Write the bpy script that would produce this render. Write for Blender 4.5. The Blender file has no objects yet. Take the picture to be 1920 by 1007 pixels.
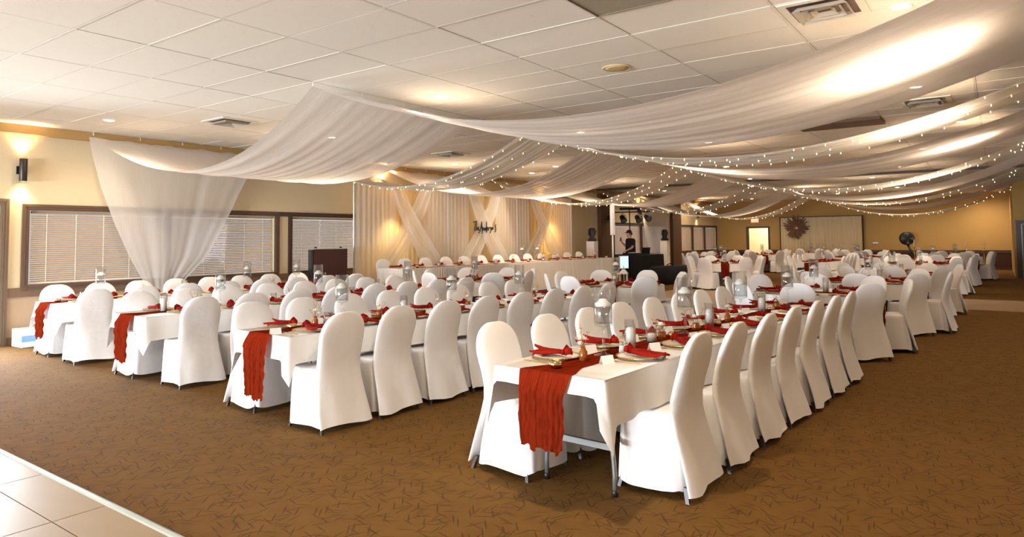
import bpy, math, random
import numpy as np
from mathutils import Vector, Matrix

random.seed(7)
rng = np.random.default_rng(7)
PI = math.pi
scn = bpy.context.scene
COL = scn.collection

# ------------------------------------------------------------------ camera
R_ = Vector((0.58606623, -0.81020201, -0.00995427))
U_ = Vector((-0.0351981, -0.03773063, 0.99866786))
D_ = Vector((0.80949828, 0.58493513, 0.05063022))
CAMZ = 1.5
cam_d = bpy.data.cameras.new('camera')
cam = bpy.data.objects.new('camera', cam_d); COL.objects.link(cam)
cam.matrix_world = Matrix(((R_.x, U_.x, -D_.x, 0), (R_.y, U_.y, -D_.y, 0), (R_.z, U_.z, -D_.z, CAMZ), (0, 0, 0, 1)))
cam_d.sensor_width = 36; cam_d.sensor_fit = 'HORIZONTAL'
cam_d.lens = 1257.3565 / 1920 * 36
cam_d.shift_y = -(503.5 - 384.86) / 1920
cam_d.clip_start = 0.05; cam_d.clip_end = 200
scn.camera = cam

# ------------------------------------------------------------------ view, world and daylight
vs = scn.view_settings
vs.view_transform = 'Standard'; vs.look = 'None'; vs.gamma = 1; vs.use_curve_mapping = False
vs.exposure = 0.5
w = bpy.data.worlds.new('world'); scn.world = w; w.use_nodes = True
bg = w.node_tree.nodes['Background']; bg.inputs[0].default_value = (1.0, 0.95, 0.88, 1); bg.inputs[1].default_value = 0.42

def area(name, loc, target, sx, sy, power, color, spread=180):
    d = bpy.data.lights.new(name, 'AREA'); d.shape = 'RECTANGLE'; d.size = sx; d.size_y = sy
    d.energy = power; d.color = color; d.spread = math.radians(spread)
    o = bpy.data.objects.new(name, d); COL.objects.link(o); o.location = loc
    o.rotation_euler = (Vector(target) - Vector(loc)).to_track_quat('-Z', 'Y').to_euler()
    return o
DAY = (0.79, 0.885, 1.0)
area('daylight_entry_glazing', (-10.75, 6.6, 1.55), (4.0, 5.6, 1.3), 8.0, 2.3, 1350, DAY)     # the glazed entry wall behind the camera
area('daylight_side_door', (2.85, 11.85, 1.15), (2.85, 8.0, 0.4), 1.5, 2.0, 150, DAY, 120)        # the glazed side door by the windows
area('ceiling_fill', (-10.7, 6.6, 0.75), (0.0, 6.0, 3.3), 8.0, 0.7, 1500, DAY)        # added fill lamp, aimed up from the entry to brighten the ceiling
area('daylight_far_side', (17.6, -6.7, 1.3), (17.6, 0.0, 0.3), 2.0, 2.2, 60, DAY)           # side exit of the room

# ------------------------------------------------------------------ helpers
def lin(c):
    c = c / 255.0
    return c / 12.92 if c <= 0.04045 else ((c + 0.055) / 1.055) ** 2.4
def S(r, g, b): return (lin(r), lin(g), lin(b), 1.0)

def tag(o, label=None, cat=None, group=None, kind=None):
    if label: o['label'] = label
    if cat: o['category'] = cat
    if group: o['group'] = group
    if kind: o['kind'] = kind
    return o
def empty(name, loc=(0, 0, 0), rz=0.0, label=None, cat=None, group=None):
    o = bpy.data.objects.new(name, None); COL.objects.link(o)
    o.location = loc; o.rotation_euler = (0, 0, rz); o.empty_display_size = 0.1
    return tag(o, label, cat, group)

class MB:
    def __init__(s): s.v = []; s.f = []
    def add(s, v, f):
        n = len(s.v); s.v += [tuple(map(float, p)) for p in v]; s.f += [tuple(int(i) + n for i in q) for q in f]
        return s
    def box(s, x0, x1, y0, y1, z0, z1):
        return s.add([(x0, y0, z0), (x1, y0, z0), (x1, y1, z0), (x0, y1, z0), (x0, y0, z1), (x1, y0, z1), (x1, y1, z1), (x0, y1, z1)],
                     [(0, 3, 2, 1), (4, 5, 6, 7), (0, 1, 5, 4), (1, 2, 6, 5), (2, 3, 7, 6), (3, 0, 4, 7)])
    def bevbox(s, x0, x1, y0, y1, z0, z1, b=0.01):
        vs_ = []; fs = []
        for z, k in ((z0, b), (z0 + b, 0), (z1 - b, 0), (z1, b)):
            vs_ += [(x0 + k + (b if not k else 0), y0 + k, z), (x1 - k - (b if not k else 0), y0 + k, z), (x1 - k, y0 + k + (b if not k else 0), z), (x1 - k, y1 - k - (b if not k else 0), z),
                    (x1 - k - (b if not k else 0), y1 - k, z), (x0 + k + (b if not k else 0), y1 - k, z), (x0 + k, y1 - k - (b if not k else 0), z), (x0 + k, y0 + k + (b if not k else 0), z)]
        for a in range(3):
            for i in range(8):
                j = (i + 1) % 8; fs.append((a * 8 + i, a * 8 + j, a * 8 + 8 + j, a * 8 + 8 + i))
        fs.append(tuple(range(7, -1, -1))); fs.append(tuple(range(24, 32)))
        return s.add(vs_, fs)
    def loops(s, L, cap0=True, cap1=True, closed=True):
        n = len(L[0]); vs_ = [p for l in L for p in l]; fs = []
        for a in range(len(L) - 1):
            for i in range(n if closed else n - 1):
                j = (i + 1) % n; fs.append((a * n + i, a * n + j, a * n + n + j, a * n + n + i))
        if cap0: fs.append(tuple(range(n - 1, -1, -1)))
        if cap1: fs.append(tuple(range((len(L) - 1) * n, len(L) * n)))
        return s.add(vs_, fs)
    def lathe(s, prof, n=20, cx=0, cy=0, cap0=True, cap1=True):
        return s.loops([[(cx + r * math.cos(2 * PI * i / n), cy + r * math.sin(2 * PI * i / n), z) for i in range(n)] for r, z in prof], cap0, cap1)
    def tube(s, path, r, n=8, closed=False):
        P = [Vector(p) for p in path]; L = []
        rr = r if isinstance(r, (list, tuple)) else [r] * len(P)
        up = Vector((0, 0, 1)); prev = None
        for i, p in enumerate(P):
            t = (P[min(i + 1, len(P) - 1)] - P[max(i - 1, 0)]).normalized()
            a = prev if prev is not None else (up if abs(t.z) < 0.9 else Vector((1, 0, 0)))
            x = (a - t * a.dot(t)).normalized(); prev = x; y = t.cross(x)
            L.append([tuple(p + (x * math.cos(2 * PI * k / n) + y * math.sin(2 * PI * k / n)) * rr[i]) for k in range(n)])
        return s.loops(L)
    def flat(s, path, wd, th, side=Vector((0, 0, 1))):          # flat ribbon along a path
        L = []
        P = [Vector(p) for p in path]
        for i, p in enumerate(P):
            t = (P[min(i + 1, len(P) - 1)] - P[max(i - 1, 0)]).normalized(); x = t.cross(side).normalized()
            h = wd[i] / 2 if isinstance(wd, (list, tuple)) else wd / 2; k = side * th / 2
            L.append([tuple(p - x * h - k), tuple(p + x * h - k), tuple(p + x * h + k), tuple(p - x * h + k)])
        return s.loops(L)
    def grid(s, fn, nu, nv):
        vs_ = [fn(i / nu, j / nv) for i in range(nu + 1) for j in range(nv + 1)]
        return s.add(vs_, [(i * (nv + 1) + j, (i + 1) * (nv + 1) + j, (i + 1) * (nv + 1) + j + 1, i * (nv + 1) + j + 1) for i in range(nu) for j in range(nv)])
    def mesh(s, name, m, smooth=False):
        me = bpy.data.meshes.new(name); me.from_pydata(s.v, [], s.f)
        if m: me.materials.append(m)
        if smooth: me.shade_smooth()
        me.update(); return me
    def build(s, name, m, parent=None, smooth=False):
        return link(name, s.mesh(name, m, smooth), parent)
def link(name, me, parent=None, loc=None, rz=None):
    o = bpy.data.objects.new(name, me); COL.objects.link(o)
    if parent: o.parent = parent
    if loc is not None: o.location = loc
    if rz is not None: o.rotation_euler = (0, 0, rz)
    return o
def copy_tree(o, parent=None):
    c = o.copy(); COL.objects.link(c); c.parent = parent
    for ch in KIDS.get(o.name, ()): copy_tree_c(ch, c)
    return c
def copy_tree_c(o, parent):
    c = o.copy(); COL.objects.link(c); c.parent = parent
    for ch in KIDS.get(o.name, ()): copy_tree_c(ch, c)
KIDS = {}
class Proto:
    """first use hands out the original, later uses copy it with its parts"""
    def __init__(s, root):
        s.root = root; s.used = False
        def walk(o):
            KIDS[o.name] = [c for c in bpy.data.objects if c.parent == o]
            for c in KIDS[o.name]: walk(c)
        walk(root)
    def put(s, loc, rz=0.0, label=None, group=None, scale=None):
        if s.used: o = copy_tree(s.root)
        else: o = s.root; s.used = True
        o.location = loc; o.rotation_euler = (0, 0, rz)
        if scale: o.scale = (scale,) * 3
        if label: o['label'] = label
        if group: o['group'] = group
        elif 'group' in o: del o['group']
        return o

# ------------------------------------------------------------------ materials
def new_mat(name):
    m = bpy.data.materials.new(name); m.use_nodes = True
    nt = m.node_tree; return m, nt, nt.nodes['Principled BSDF']
def N(nt, t, **kw):
    n = nt.nodes.new(t)
    for k, v in kw.items(): setattr(n, k, v)
    return n
def plain(name, col, rough=0.5, metal=0.0, noise=None, bump=0.0, bscale=60, emit=None, estr=0.0, spec=None):
    m, nt, b = new_mat(name); L = nt.links.new
    b.inputs['Base Color'].default_value = col; b.inputs['Roughness'].default_value = rough; b.inputs['Metallic'].default_value = metal
    if spec is not None: b.inputs['Specular IOR Level'].default_value = spec
    tc = N(nt, 'ShaderNodeTexCoord')
    if noise:
        sc, amt = noise
        nz = N(nt, 'ShaderNodeTexNoise'); nz.inputs['Scale'].default_value = sc; nz.inputs['Detail'].default_value = 5
        L(tc.outputs['Object'], nz.inputs['Vector'])
        mx = N(nt, 'ShaderNodeMix', data_type='RGBA')
        mx.inputs[6].default_value = tuple(c * (1 - amt) for c in col[:3]) + (1,); mx.inputs[7].default_value = tuple(min(1, c * (1 + amt)) for c in col[:3]) + (1,)
        L(nz.outputs['Fac'], mx.inputs[0]); L(mx.outputs[2], b.inputs['Base Color'])
    if bump:
        n2 = N(nt, 'ShaderNodeTexNoise'); n2.inputs['Scale'].default_value = bscale; n2.inputs['Detail'].default_value = 3
        L(tc.outputs['Object'], n2.inputs['Vector'])
        bp = N(nt, 'ShaderNodeBump'); bp.inputs['Strength'].default_value = bump; bp.inputs['Distance'].default_value = 0.02
        L(n2.outputs['Fac'], bp.inputs['Height']); L(bp.outputs['Normal'], b.inputs['Normal'])
    if emit:
        b.inputs['Emission Color'].default_value = emit; b.inputs['Emission Strength'].default_value = estr
    return m
def emitter(name, col, st, sample=True):
    m, nt, b = new_mat(name); nt.nodes.remove(b)
    e = N(nt, 'ShaderNodeEmission'); e.inputs[0].default_value = col; e.inputs[1].default_value = st
    nt.links.new(e.outputs[0], nt.nodes['Material Output'].inputs[0])
    if not sample: m.cycles.emission_sampling = 'NONE'
    return m
def sheer(name, col, transp=0.15, transl=0.4, bscale=40, bump=0.3, stretch=(1, 1, 1)):
    m, nt, b = new_mat(name); nt.nodes.remove(b); L = nt.links.new
    d = N(nt, 'ShaderNodeBsdfDiffuse'); t = N(nt, 'ShaderNodeBsdfTranslucent'); tr = N(nt, 'ShaderNodeBsdfTransparent')
    d.inputs[0].default_value = col; t.inputs[0].default_value = col
    m1 = N(nt, 'ShaderNodeMixShader'); m1.inputs[0].default_value = transl
    m2 = N(nt, 'ShaderNodeMixShader'); m2.inputs[0].default_value = transp
    L(d.outputs[0], m1.inputs[1]); L(t.outputs[0], m1.inputs[2]); L(m1.outputs[0], m2.inputs[1]); L(tr.outputs[0], m2.inputs[2])
    tc = N(nt, 'ShaderNodeTexCoord'); mp = N(nt, 'ShaderNodeMapping'); mp.inputs['Scale'].default_value = stretch
    nz = N(nt, 'ShaderNodeTexNoise'); nz.inputs['Scale'].default_value = bscale; nz.inputs['Detail'].default_value = 3
    bp = N(nt, 'ShaderNodeBump'); bp.inputs['Strength'].default_value = bump; bp.inputs['Distance'].default_value = 0.02
    L(tc.outputs['Object'], mp.inputs[0]); L(mp.outputs[0], nz.inputs['Vector']); L(nz.outputs['Fac'], bp.inputs['Height'])
    L(bp.outputs['Normal'], d.inputs['Normal']); L(bp.outputs['Normal'], t.inputs['Normal'])
    L(m2.outputs[0], nt.nodes['Material Output'].inputs[0])
    return m
def thin_glass(name, col=(1, 1, 1, 1), refl=1.0):
    m, nt, b = new_mat(name); nt.nodes.remove(b); L = nt.links.new
    tr = N(nt, 'ShaderNodeBsdfTransparent'); tr.inputs[0].default_value = col
    g = N(nt, 'ShaderNodeBsdfGlossy'); g.inputs['Roughness'].default_value = 0.03
    fr = N(nt, 'ShaderNodeLayerWeight'); fr.inputs[0].default_value = 0.5
    pw = N(nt, 'ShaderNodeMath', operation='POWER'); pw.inputs[1].default_value = 2.2
    mu = N(nt, 'ShaderNodeMath', operation='MULTIPLY_ADD'); mu.inputs[1].default_value = 0.5 * refl; mu.inputs[2].default_value = 0.05
    mx = N(nt, 'ShaderNodeMixShader')
    L(fr.outputs['Facing'], pw.inputs[0]); L(pw.outputs[0], mu.inputs[0]); L(mu.outputs[0], mx.inputs[0]); L(tr.outputs[0], mx.inputs[1]); L(g.outputs[0], mx.inputs[2])
    L(mx.outputs[0], nt.nodes['Material Output'].inputs[0])
    return m

def carpet_mat():
    m, nt, b = new_mat('carpet'); L = nt.links.new
    tc = N(nt, 'ShaderNodeTexCoord')
    acc = None
    for k, (ang, sx, sy, off) in enumerate([(12, 24, 1.9, 0), (48, 22, 1.7, 3.1), (82, 25, 2.0, 7.7), (115, 22, 1.6, 1.3), (150, 24, 1.8, 5.9)]):
        mp0 = N(nt, 'ShaderNodeMapping'); mp0.inputs['Rotation'].default_value = (0, 0, math.radians(ang)); mp0.inputs['Location'].default_value = (off, off * 1.7, 0)
        mp = N(nt, 'ShaderNodeMapping'); mp.inputs['Scale'].default_value = (sx, sy, 1)
        vo = N(nt, 'ShaderNodeTexVoronoi', voronoi_dimensions='2D', feature='F1'); vo.inputs['Scale'].default_value = 1.0
        rp = N(nt, 'ShaderNodeMapRange'); rp.inputs[1].default_value = 0.06; rp.inputs[2].default_value = 0.13; rp.inputs[3].default_value = 1; rp.inputs[4].default_value = 0
        # stretch a stick: distance measured mostly across it
        L(tc.outputs['Object'], mp0.inputs[0]); L(mp0.outputs[0], mp.inputs[0]); L(mp.outputs[0], vo.inputs['Vector']); L(vo.outputs['Distance'], rp.inputs[0])
        if acc is None: acc = rp.outputs[0]
        else:
            mxn = N(nt, 'ShaderNodeMath', operation='MAXIMUM'); L(acc, mxn.inputs[0]); L(rp.outputs[0], mxn.inputs[1]); acc = mxn.outputs[0]
    nz = N(nt, 'ShaderNodeTexNoise'); nz.inputs['Scale'].default_value = 220; nz.inputs['Detail'].default_value = 4; L(tc.outputs['Object'], nz.inputs['Vector'])
    big = N(nt, 'ShaderNodeTexNoise'); big.inputs['Scale'].default_value = 7; big.inputs['Detail'].default_value = 6; L(tc.outputs['Object'], big.inputs['Vector'])
    c1 = N(nt, 'ShaderNodeMix', data_type='RGBA'); c1.inputs[6].default_value = S(92, 63, 26); c1.inputs[7].default_value = S(138, 100, 47); L(nz.outputs['Fac'], c1.inputs[0])
    c3 = N(nt, 'ShaderNodeMix', data_type='RGBA', blend_type='MULTIPLY'); c3.inputs[0].default_value = 0.35; L(c1.outputs[2], c3.inputs[6]); L(big.outputs['Fac'], c3.inputs[7])
    c2 = N(nt, 'ShaderNodeMix', data_type='RGBA'); c2.inputs[7].default_value = S(52, 34, 20); L(c3.outputs[2], c2.inputs[6])
    fm = N(nt, 'ShaderNodeMath', operation='MULTIPLY'); fm.inputs[1].default_value = 0.62; L(acc, fm.inputs[0]); L(fm.outputs[0], c2.inputs[0])
    L(c2.outputs[2], b.inputs['Base Color']); b.inputs['Roughness'].default_value = 0.95; b.inputs['Specular IOR Level'].default_value = 0.1
    bp = N(nt, 'ShaderNodeBump'); bp.inputs['Strength'].default_value = 0.5; bp.inputs['Distance'].default_value = 0.006
    L(nz.outputs['Fac'], bp.inputs['Height']); L(bp.outputs['Normal'], b.inputs['Normal'])
    return m
def tile_mat():
    m, nt, b = new_mat('ceiling_tile'); L = nt.links.new
    tc = N(nt, 'ShaderNodeTexCoord')
    vo = N(nt, 'ShaderNodeTexVoronoi', feature='F1'); vo.inputs['Scale'].default_value = 75; L(tc.outputs['Object'], vo.inputs['Vector'])
    nz = N(nt, 'ShaderNodeTexNoise'); nz.inputs['Scale'].default_value = 9; L(tc.outputs['Object'], nz.inputs['Vector'])
    ad = N(nt, 'ShaderNodeMath', operation='MULTIPLY'); L(vo.outputs['Distance'], ad.inputs[0]); L(nz.outputs['Fac'], ad.inputs[1])
    rp = N(nt, 'ShaderNodeMapRange'); rp.inputs[1].default_value = 0.02; rp.inputs[2].default_value = 0.09; L(ad.outputs[0], rp.inputs[0])
    c = N(nt, 'ShaderNodeMix', data_type='RGBA'); c.inputs[6].default_value = S(190, 176, 152); c.inputs[7].default_value = S(228, 220, 206); L(rp.outputs[0], c.inputs[0])
    L(c.outputs[2], b.inputs['Base Color']); b.inputs['Roughness'].default_value = 0.9; b.inputs['Specular IOR Level'].default_value = 0.15
    return m
def wood_mat(name, c1, c2, rough=0.4, sc=(3, 3, 30)):
    m, nt, b = new_mat(name); L = nt.links.new
    tc = N(nt, 'ShaderNodeTexCoord'); mp = N(nt, 'ShaderNodeMapping'); mp.inputs['Scale'].default_value = sc
    nz = N(nt, 'ShaderNodeTexNoise'); nz.inputs['Scale'].default_value = 2; nz.inputs['Detail'].default_value = 8
    mx = N(nt, 'ShaderNodeMix', data_type='RGBA'); mx.inputs[6].default_value = c1; mx.inputs[7].default_value = c2
    L(tc.outputs['Object'], mp.inputs[0]); L(mp.outputs[0], nz.inputs['Vector']); L(nz.outputs['Fac'], mx.inputs[0]); L(mx.outputs[2], b.inputs['Base Color'])
    b.inputs['Roughness'].default_value = rough
    return m
def gauze_mat(name, c1, c2):
    m, nt, b = new_mat(name); L = nt.links.new; nt.nodes.remove(b)
    tc = N(nt, 'ShaderNodeTexCoord'); mp = N(nt, 'ShaderNodeMapping'); mp.inputs['Scale'].default_value = (2, 40, 2)
    nz = N(nt, 'ShaderNodeTexNoise'); nz.inputs['Scale'].default_value = 3; nz.inputs['Detail'].default_value = 5
    mx = N(nt, 'ShaderNodeMix', data_type='RGBA'); mx.inputs[6].default_value = c1; mx.inputs[7].default_value = c2
    L(tc.outputs['Object'], mp.inputs[0]); L(mp.outputs[0], nz.inputs['Vector']); L(nz.outputs['Fac'], mx.inputs[0])
    d = N(nt, 'ShaderNodeBsdfDiffuse'); t = N(nt, 'ShaderNodeBsdfTranslucent'); ms = N(nt, 'ShaderNodeMixShader'); ms.inputs[0].default_value = 0.3
    L(mx.outputs[2], d.inputs[0]); L(mx.outputs[2], t.inputs[0]); L(d.outputs[0], ms.inputs[1]); L(t.outputs[0], ms.inputs[2])
    bp = N(nt, 'ShaderNodeBump'); bp.inputs['Strength'].default_value = 0.7; bp.inputs['Distance'].default_value = 0.01
    L(nz.outputs['Fac'], bp.inputs['Height']); L(bp.outputs['Normal'], d.inputs['Normal'])
    L(ms.outputs[0], nt.nodes['Material Output'].inputs[0])
    return m

M = {}
M['carpet'] = carpet_mat()
M['tile'] = tile_mat()
M['grid'] = plain('ceiling_grid_paint', S(216, 207, 191), 0.7)
M['slab'] = plain('plenum', S(120, 105, 85), 0.9)
M['vinyl'] = plain('vinyl_tile', S(142, 119, 88), 0.42, noise=(3.0, 0.10))
M['dance'] = plain('dance_floor_vinyl', S(150, 124, 94), 0.45, noise=(2.0, 0.06))
M['wall'] = plain('tan_wall', S(208, 191, 156), 0.85, noise=(30, 0.03), bump=0.05, bscale=120)
M['wall_far'] = plain('ochre_wall', S(184, 148, 86), 0.85, noise=(25, 0.04), bump=0.06, bscale=120)
M['soffit'] = plain('tan_soffit', S(176, 140, 86), 0.8)
M['wains'] = plain('taupe_wainscot', S(176, 152, 124), 0.8, noise=(40, 0.04))
M['rail'] = plain('brown_chair_rail', S(112, 86, 66), 0.55)
M['trim'] = plain('dark_brown_trim', S(72, 52, 40), 0.45)
M['trim1'] = plain('brown_window_trim', S(92, 70, 54), 0.5)
M['trim2'] = plain('taupe_trim', S(112, 92, 72), 0.5)
M['wains_dark'] = plain('dark_wainscot', S(62, 36, 22), 0.8, noise=(60, 0.1))
M['pil'] = plain('brown_pilaster', S(92, 64, 38), 0.7, noise=(20, 0.06))
M['slat'] = sheer('blind_slat', S(196, 170, 142), 0.0, 0.15, 20, 0.0)
M['cord'] = plain('blind_cord', S(240, 230, 210), 0.6)
M['glass'] = thin_glass('window_glass')
M['chair'] = plain('white_chair_cover', S(236, 233, 230), 0.75, noise=(2, 0.02), bump=0.26, bscale=8, spec=0.2)
M['cloth'] = plain('white_tablecloth', S(238, 235, 231), 0.75, bump=0.10, bscale=6, spec=0.2)
M['skirt'] = plain('ivory_table_skirt', S(234, 228, 220), 0.8, bump=0.1, bscale=8, spec=0.2)
M['farcloth'] = plain('beige_curtain', S(204, 184, 146), 0.85)
M['chairleg'] = plain('dark_chair_leg', S(46, 32, 26), 0.4)
M['steel'] = plain('grey_table_leg', S(128, 130, 126), 0.4, 0.5)
M['ply'] = plain('table_underside', S(150, 120, 85), 0.7)
M['black'] = plain('black_plastic', S(20, 19, 20), 0.45)
M['blackfab'] = plain('black_fabric', S(14, 12, 12), 0.9)
M['runner'] = gauze_mat('rust_gauze', S(70, 10, 6), S(158, 52, 24))
M['napkin'] = plain('red_napkin', S(130, 20, 8), 0.85, noise=(30, 0.2), bump=0.3, bscale=50, spec=0.1)
M['gold'] = plain('gold_metal', S(226, 182, 92), 0.25, 1.0)
M['plate'] = plain('glass_charger', S(236, 228, 218), 0.08)
M['crystal'] = thin_glass('clear_glass', (0.95, 0.96, 0.96, 1), 1.5)
M['water'] = thin_glass('water', (0.95, 0.97, 0.98, 1), 1.0)
M['wax'] = plain('ivory_wax', S(244, 238, 226), 0.5)
M['wax'].node_tree.nodes['Principled BSDF'].inputs['Subsurface Weight'].default_value = 0.0
M['amber'] = plain('amber_glass', S(150, 82, 30), 0.15, 0.3)
M['petal'] = plain('white_petal', S(246, 240, 226), 0.8)
M['petaly'] = plain('yellow_petal', S(240, 196, 96), 0.8)
M['berry'] = plain('red_leaf', S(170, 40, 26), 0.6)
M['leaf'] = plain('green_leaf', S(96, 110, 70), 0.6)
M['dry'] = plain('dried_stem', S(150, 104, 60), 0.8)
M['card'] = plain('white_card', S(244, 240, 234), 0.7)
M['salt'] = plain('salt', S(240, 238, 232), 0.6)
M['drape'] = sheer('white_voile', S(246, 240, 234), 0.07, 0.48, 14, 0.35, (6, 0.25, 1))
M['sheerlit'] = sheer('sheer_voile_strip', S(246, 240, 230), 0.12, 0.48, 14, 0.35, (6, 0.25, 1))
M['curtain'] = sheer('white_sheer_curtain', S(250, 248, 246), 0.34, 0.5, 12, 0.2, (6, 6, 0.3))
M['satin'] = sheer('champagne_satin', S(240, 218, 168), 0.0, 0.5, 10, 0.2, (8, 8, 0.3))
M['bulb'] = emitter('string_bulb', (1.0, 0.74, 0.40, 1), 6.0, sample=False)
M['wire'] = plain('clear_wire', S(230, 215, 180), 0.4)
M['pot'] = emitter('pot_light', (1.0, 0.80, 0.56, 1), 24.0, sample=False)
M['white'] = plain('white_paint', S(236, 232, 226), 0.5)
M['mahog'] = wood_mat('mahogany', S(30, 10, 8), S(56, 20, 14), 0.3, (14, 14, 1.0))
M['silver'] = plain('silver_edge', S(180, 190, 185), 0.3, 0.7)
M['skin'] = plain('skin', S(214, 150, 118), 0.55)
M['hair'] = plain('dark_hair', S(30, 22, 18), 0.7)
M['shirt'] = plain('black_shirt', S(18, 17, 18), 0.85)
M['screen'] = emitter('blue_screen', (0.35, 0.55, 1.0, 1), 1.6)
M['exit'] = emitter('exit_red', (1.0, 0.16, 0.07, 1), 2.4)
M['door'] = plain('dark_door', S(26, 20, 18), 0.4)
M['kick'] = plain('kick_plate', S(120, 118, 104), 0.35, 0.7)
M['pampas'] = plain('brown_pampas', S(112, 76, 54), 0.95, noise=(30, 0.3))
M['dryhall'] = plain('pale_hall_wall', S(238, 226, 200), 0.8)
M['stage'] = plain('black_stage_skirt', S(20, 17, 16), 0.9)
M['ltbeam'] = plain('lens', S(90, 95, 100), 0.1, 0.2)
M['boxblue'] = plain('blue_print', S(120, 170, 215), 0.6)

# ------------------------------------------------------------------ the room
CE = 3.3077
X0, X1, Y0, Y1 = -11.0, 35.2, -7.0, 12.0
floor = MB().box(1.82, X1 + 3, Y0, Y1, -0.1, 0).build('floor', M['carpet']); tag(floor, kind='structure')
# pale vinyl tiles of the entry, each a piece of the floor
ft = MB().bevbox(0.003, 0.907, 0.003, 0.907, -0.05, 0.002, 0.002).mesh('vinyl_tile', M['vinyl'])
for ix in range(7):
    for iy in range(10):
        o = link('vinyl_tile', ft, floor, (1.535 - 0.91 * (ix), 1.15 + 0.91 * iy - 0.6, 0)); 
        if ix == 0: o.scale = (0.272 / 0.91, 1, 1)
        else: o.location.x = 1.535 - 0.91 * ix
MB().box(X0, 1.82, Y0, Y1, -0.1, -0.045).build('subfloor', M['vinyl'], floor)
MB().box(16.3, 18.9, Y0, 2.7, 0.0, 0.004).box(13.2, 18.9, 2.7, 7.6, 0.0, 0.004).build('dance_floor', M['dance'], floor)
t1 = MB().loops([[(1.80, y, 0), (1.845, y, 0), (1.838, y, 0.010), (1.825, y, 0.014), (1.808, y, 0.010)] for y in (Y0, Y1)]).build('trim_1', M['silver']); tag(t1, kind='structure')

def hole_wall(mb, a0, a1, z1, holes, const, axis, th):
    """wall slab with rectangular holes; axis 'x' runs along x at y=const..const+th"""
    xs = sorted(set([a0, a1] + [h for q in holes for h in q[:2]])); 
    for i in range(len(xs) - 1):
        m = (xs[i] + xs[i + 1]) / 2; cuts = sorted([q[2:] for q in holes if q[0] < m < q[1]]); z = 0.0
        for c in cuts + [(z1, z1)]:
            if c[0] > z + 1e-4:
                if axis == 'x': mb.box(xs[i], xs[i + 1], const, const + th, z, c[0])
                else: mb.box(const, const + th, xs[i], xs[i + 1], z, c[0])
            z = c[1]
    return mb
WIN = [(3.98, 8.30, 0.88, 2.02), (8.70, 12.6, 0.88, 2.02), (23.3, 28.3, 0.88, 2.02), (29.95, 34.9, 0.88, 2.02)]
wl = hole_wall(MB(), X0, X1 + 0.2, CE + 0.3, WIN + [(2.05, 3.62, 0.0, 2.10)], Y1, 'x', 0.15).build('wall_left', M['wall']); tag(wl, kind='structure')
# soffit, wainscot, chair rail and baseboard on the window wall
sf = MB().box(X0, X1, Y1 - 0.10, Y1, 3.17, CE).build('trim_2', M['soffit']); tag(sf, kind='structure')
wa = MB().box(3.72, X1, Y1 - 0.012, Y1, 0.0, 0.70).build('wainscot', M['wains'], wl)
MB().box(3.72, X1, Y1 - 0.03, Y1, 0.70, 0.84).build('chair_rail', M['rail'], wl)
MB().box(8.39, 8.61, Y1 - 0.035, Y1, 2.02, 2.11).build('window_header', M['trim'], wl)
bb = MB().box(3.72, X1, Y1 - 0.025, Y1, 0.0, 0.11).build('baseboard_left', M['trim2']); tag(bb, kind='structure')

def frame_mb(x0, x1, z0, z1, w_, y, d, bottom=True):
    mb = MB()
    mb.box(x0 - w_, x0, y - d, y + 0.02, z0 - (w_ if bottom else 0), z1 + w_)
    mb.box(x1, x1 + w_, y - d, y + 0.02, z0 - (w_ if bottom else 0), z1 + w_)
    mb.box(x0, x1, y - d, y + 0.02, z1, z1 + w_)
    if bottom: mb.box(x0, x1, y - d - 0.03, y + 0.02, z0 - 0.04, z0)
    k = 0.018
    for j in (1, 2):                     # stepped reeding of the casing
        e = w_ * j / 3
        mb.box(x0 - w_ + e, x0 - w_ + e + 0.012, y - d - 0.008, y - d, z0, z1 + w_ - e); mb.box(x1 + w_ - e - 0.012, x1 + w_ - e, y - d - 0.008, y - d, z0, z1 + w_ - e)
        mb.box(x0 - w_ + e, x1 + w_ - e, y - d - 0.008, y - d, z1 + w_ - e - 0.012, z1 + w_ - e)
    return mb
slat_cache = {}
def blind(x0, x1, z0, z1, y, tilt, label, parts=True, npos=4):
    b = empty('window_blind', ((x0 + x1) / 2, y, z0), 0, label, 'blind')
    L = x1 - x0; h = z1 - z0
    MB().box(-L / 2, L / 2, -0.03, 0.02, h - 0.04, h).build('head_rail', M['slat'], b)
    MB().box(-L / 2, L / 2, -0.02, 0.01, 0.0, 0.018).build('bottom_rail', M['white'], b)
    pitch = 0.0325; n = int((h - 0.06) / pitch); c, s = math.cos(tilt) * 0.0155, math.sin(tilt) * 0.0155
    sl = MB().add([(-L / 2, -c, -s), (L / 2, -c, -s), (L / 2, 0, 0.002), (-L / 2, 0, 0.002), (L / 2, c, s), (-L / 2, c, s)], [(0, 1, 2, 3), (3, 2, 4, 5)])
    if parts:
        me = sl.mesh('slat', M['slat'])
        for i in range(n): link('slat', me, b, (0, 0, 0.03 + i * pitch))
    else:
        mb = MB()
        for i in range(n): mb.add([(v[0], v[1], v[2] + 0.03 + i * pitch) for v in sl.v], sl.f)
        tag(mb.build('slats', M['slat'], b), kind='stuff')
    for k in range(npos):
        x = -L / 2 + L * (k + 0.5) / npos
        MB().box(x - 0.004, x + 0.004, -0.017, -0.0145, 0, h).build('ladder_cord', M['cord'], b)
    return b
names = ['white blind slats filling the window behind the falling sheer drape', 'white blind in the window behind the podium', 'white blind in the window behind the lighting stand', 'white blind in the window next to the exit wall']
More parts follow.
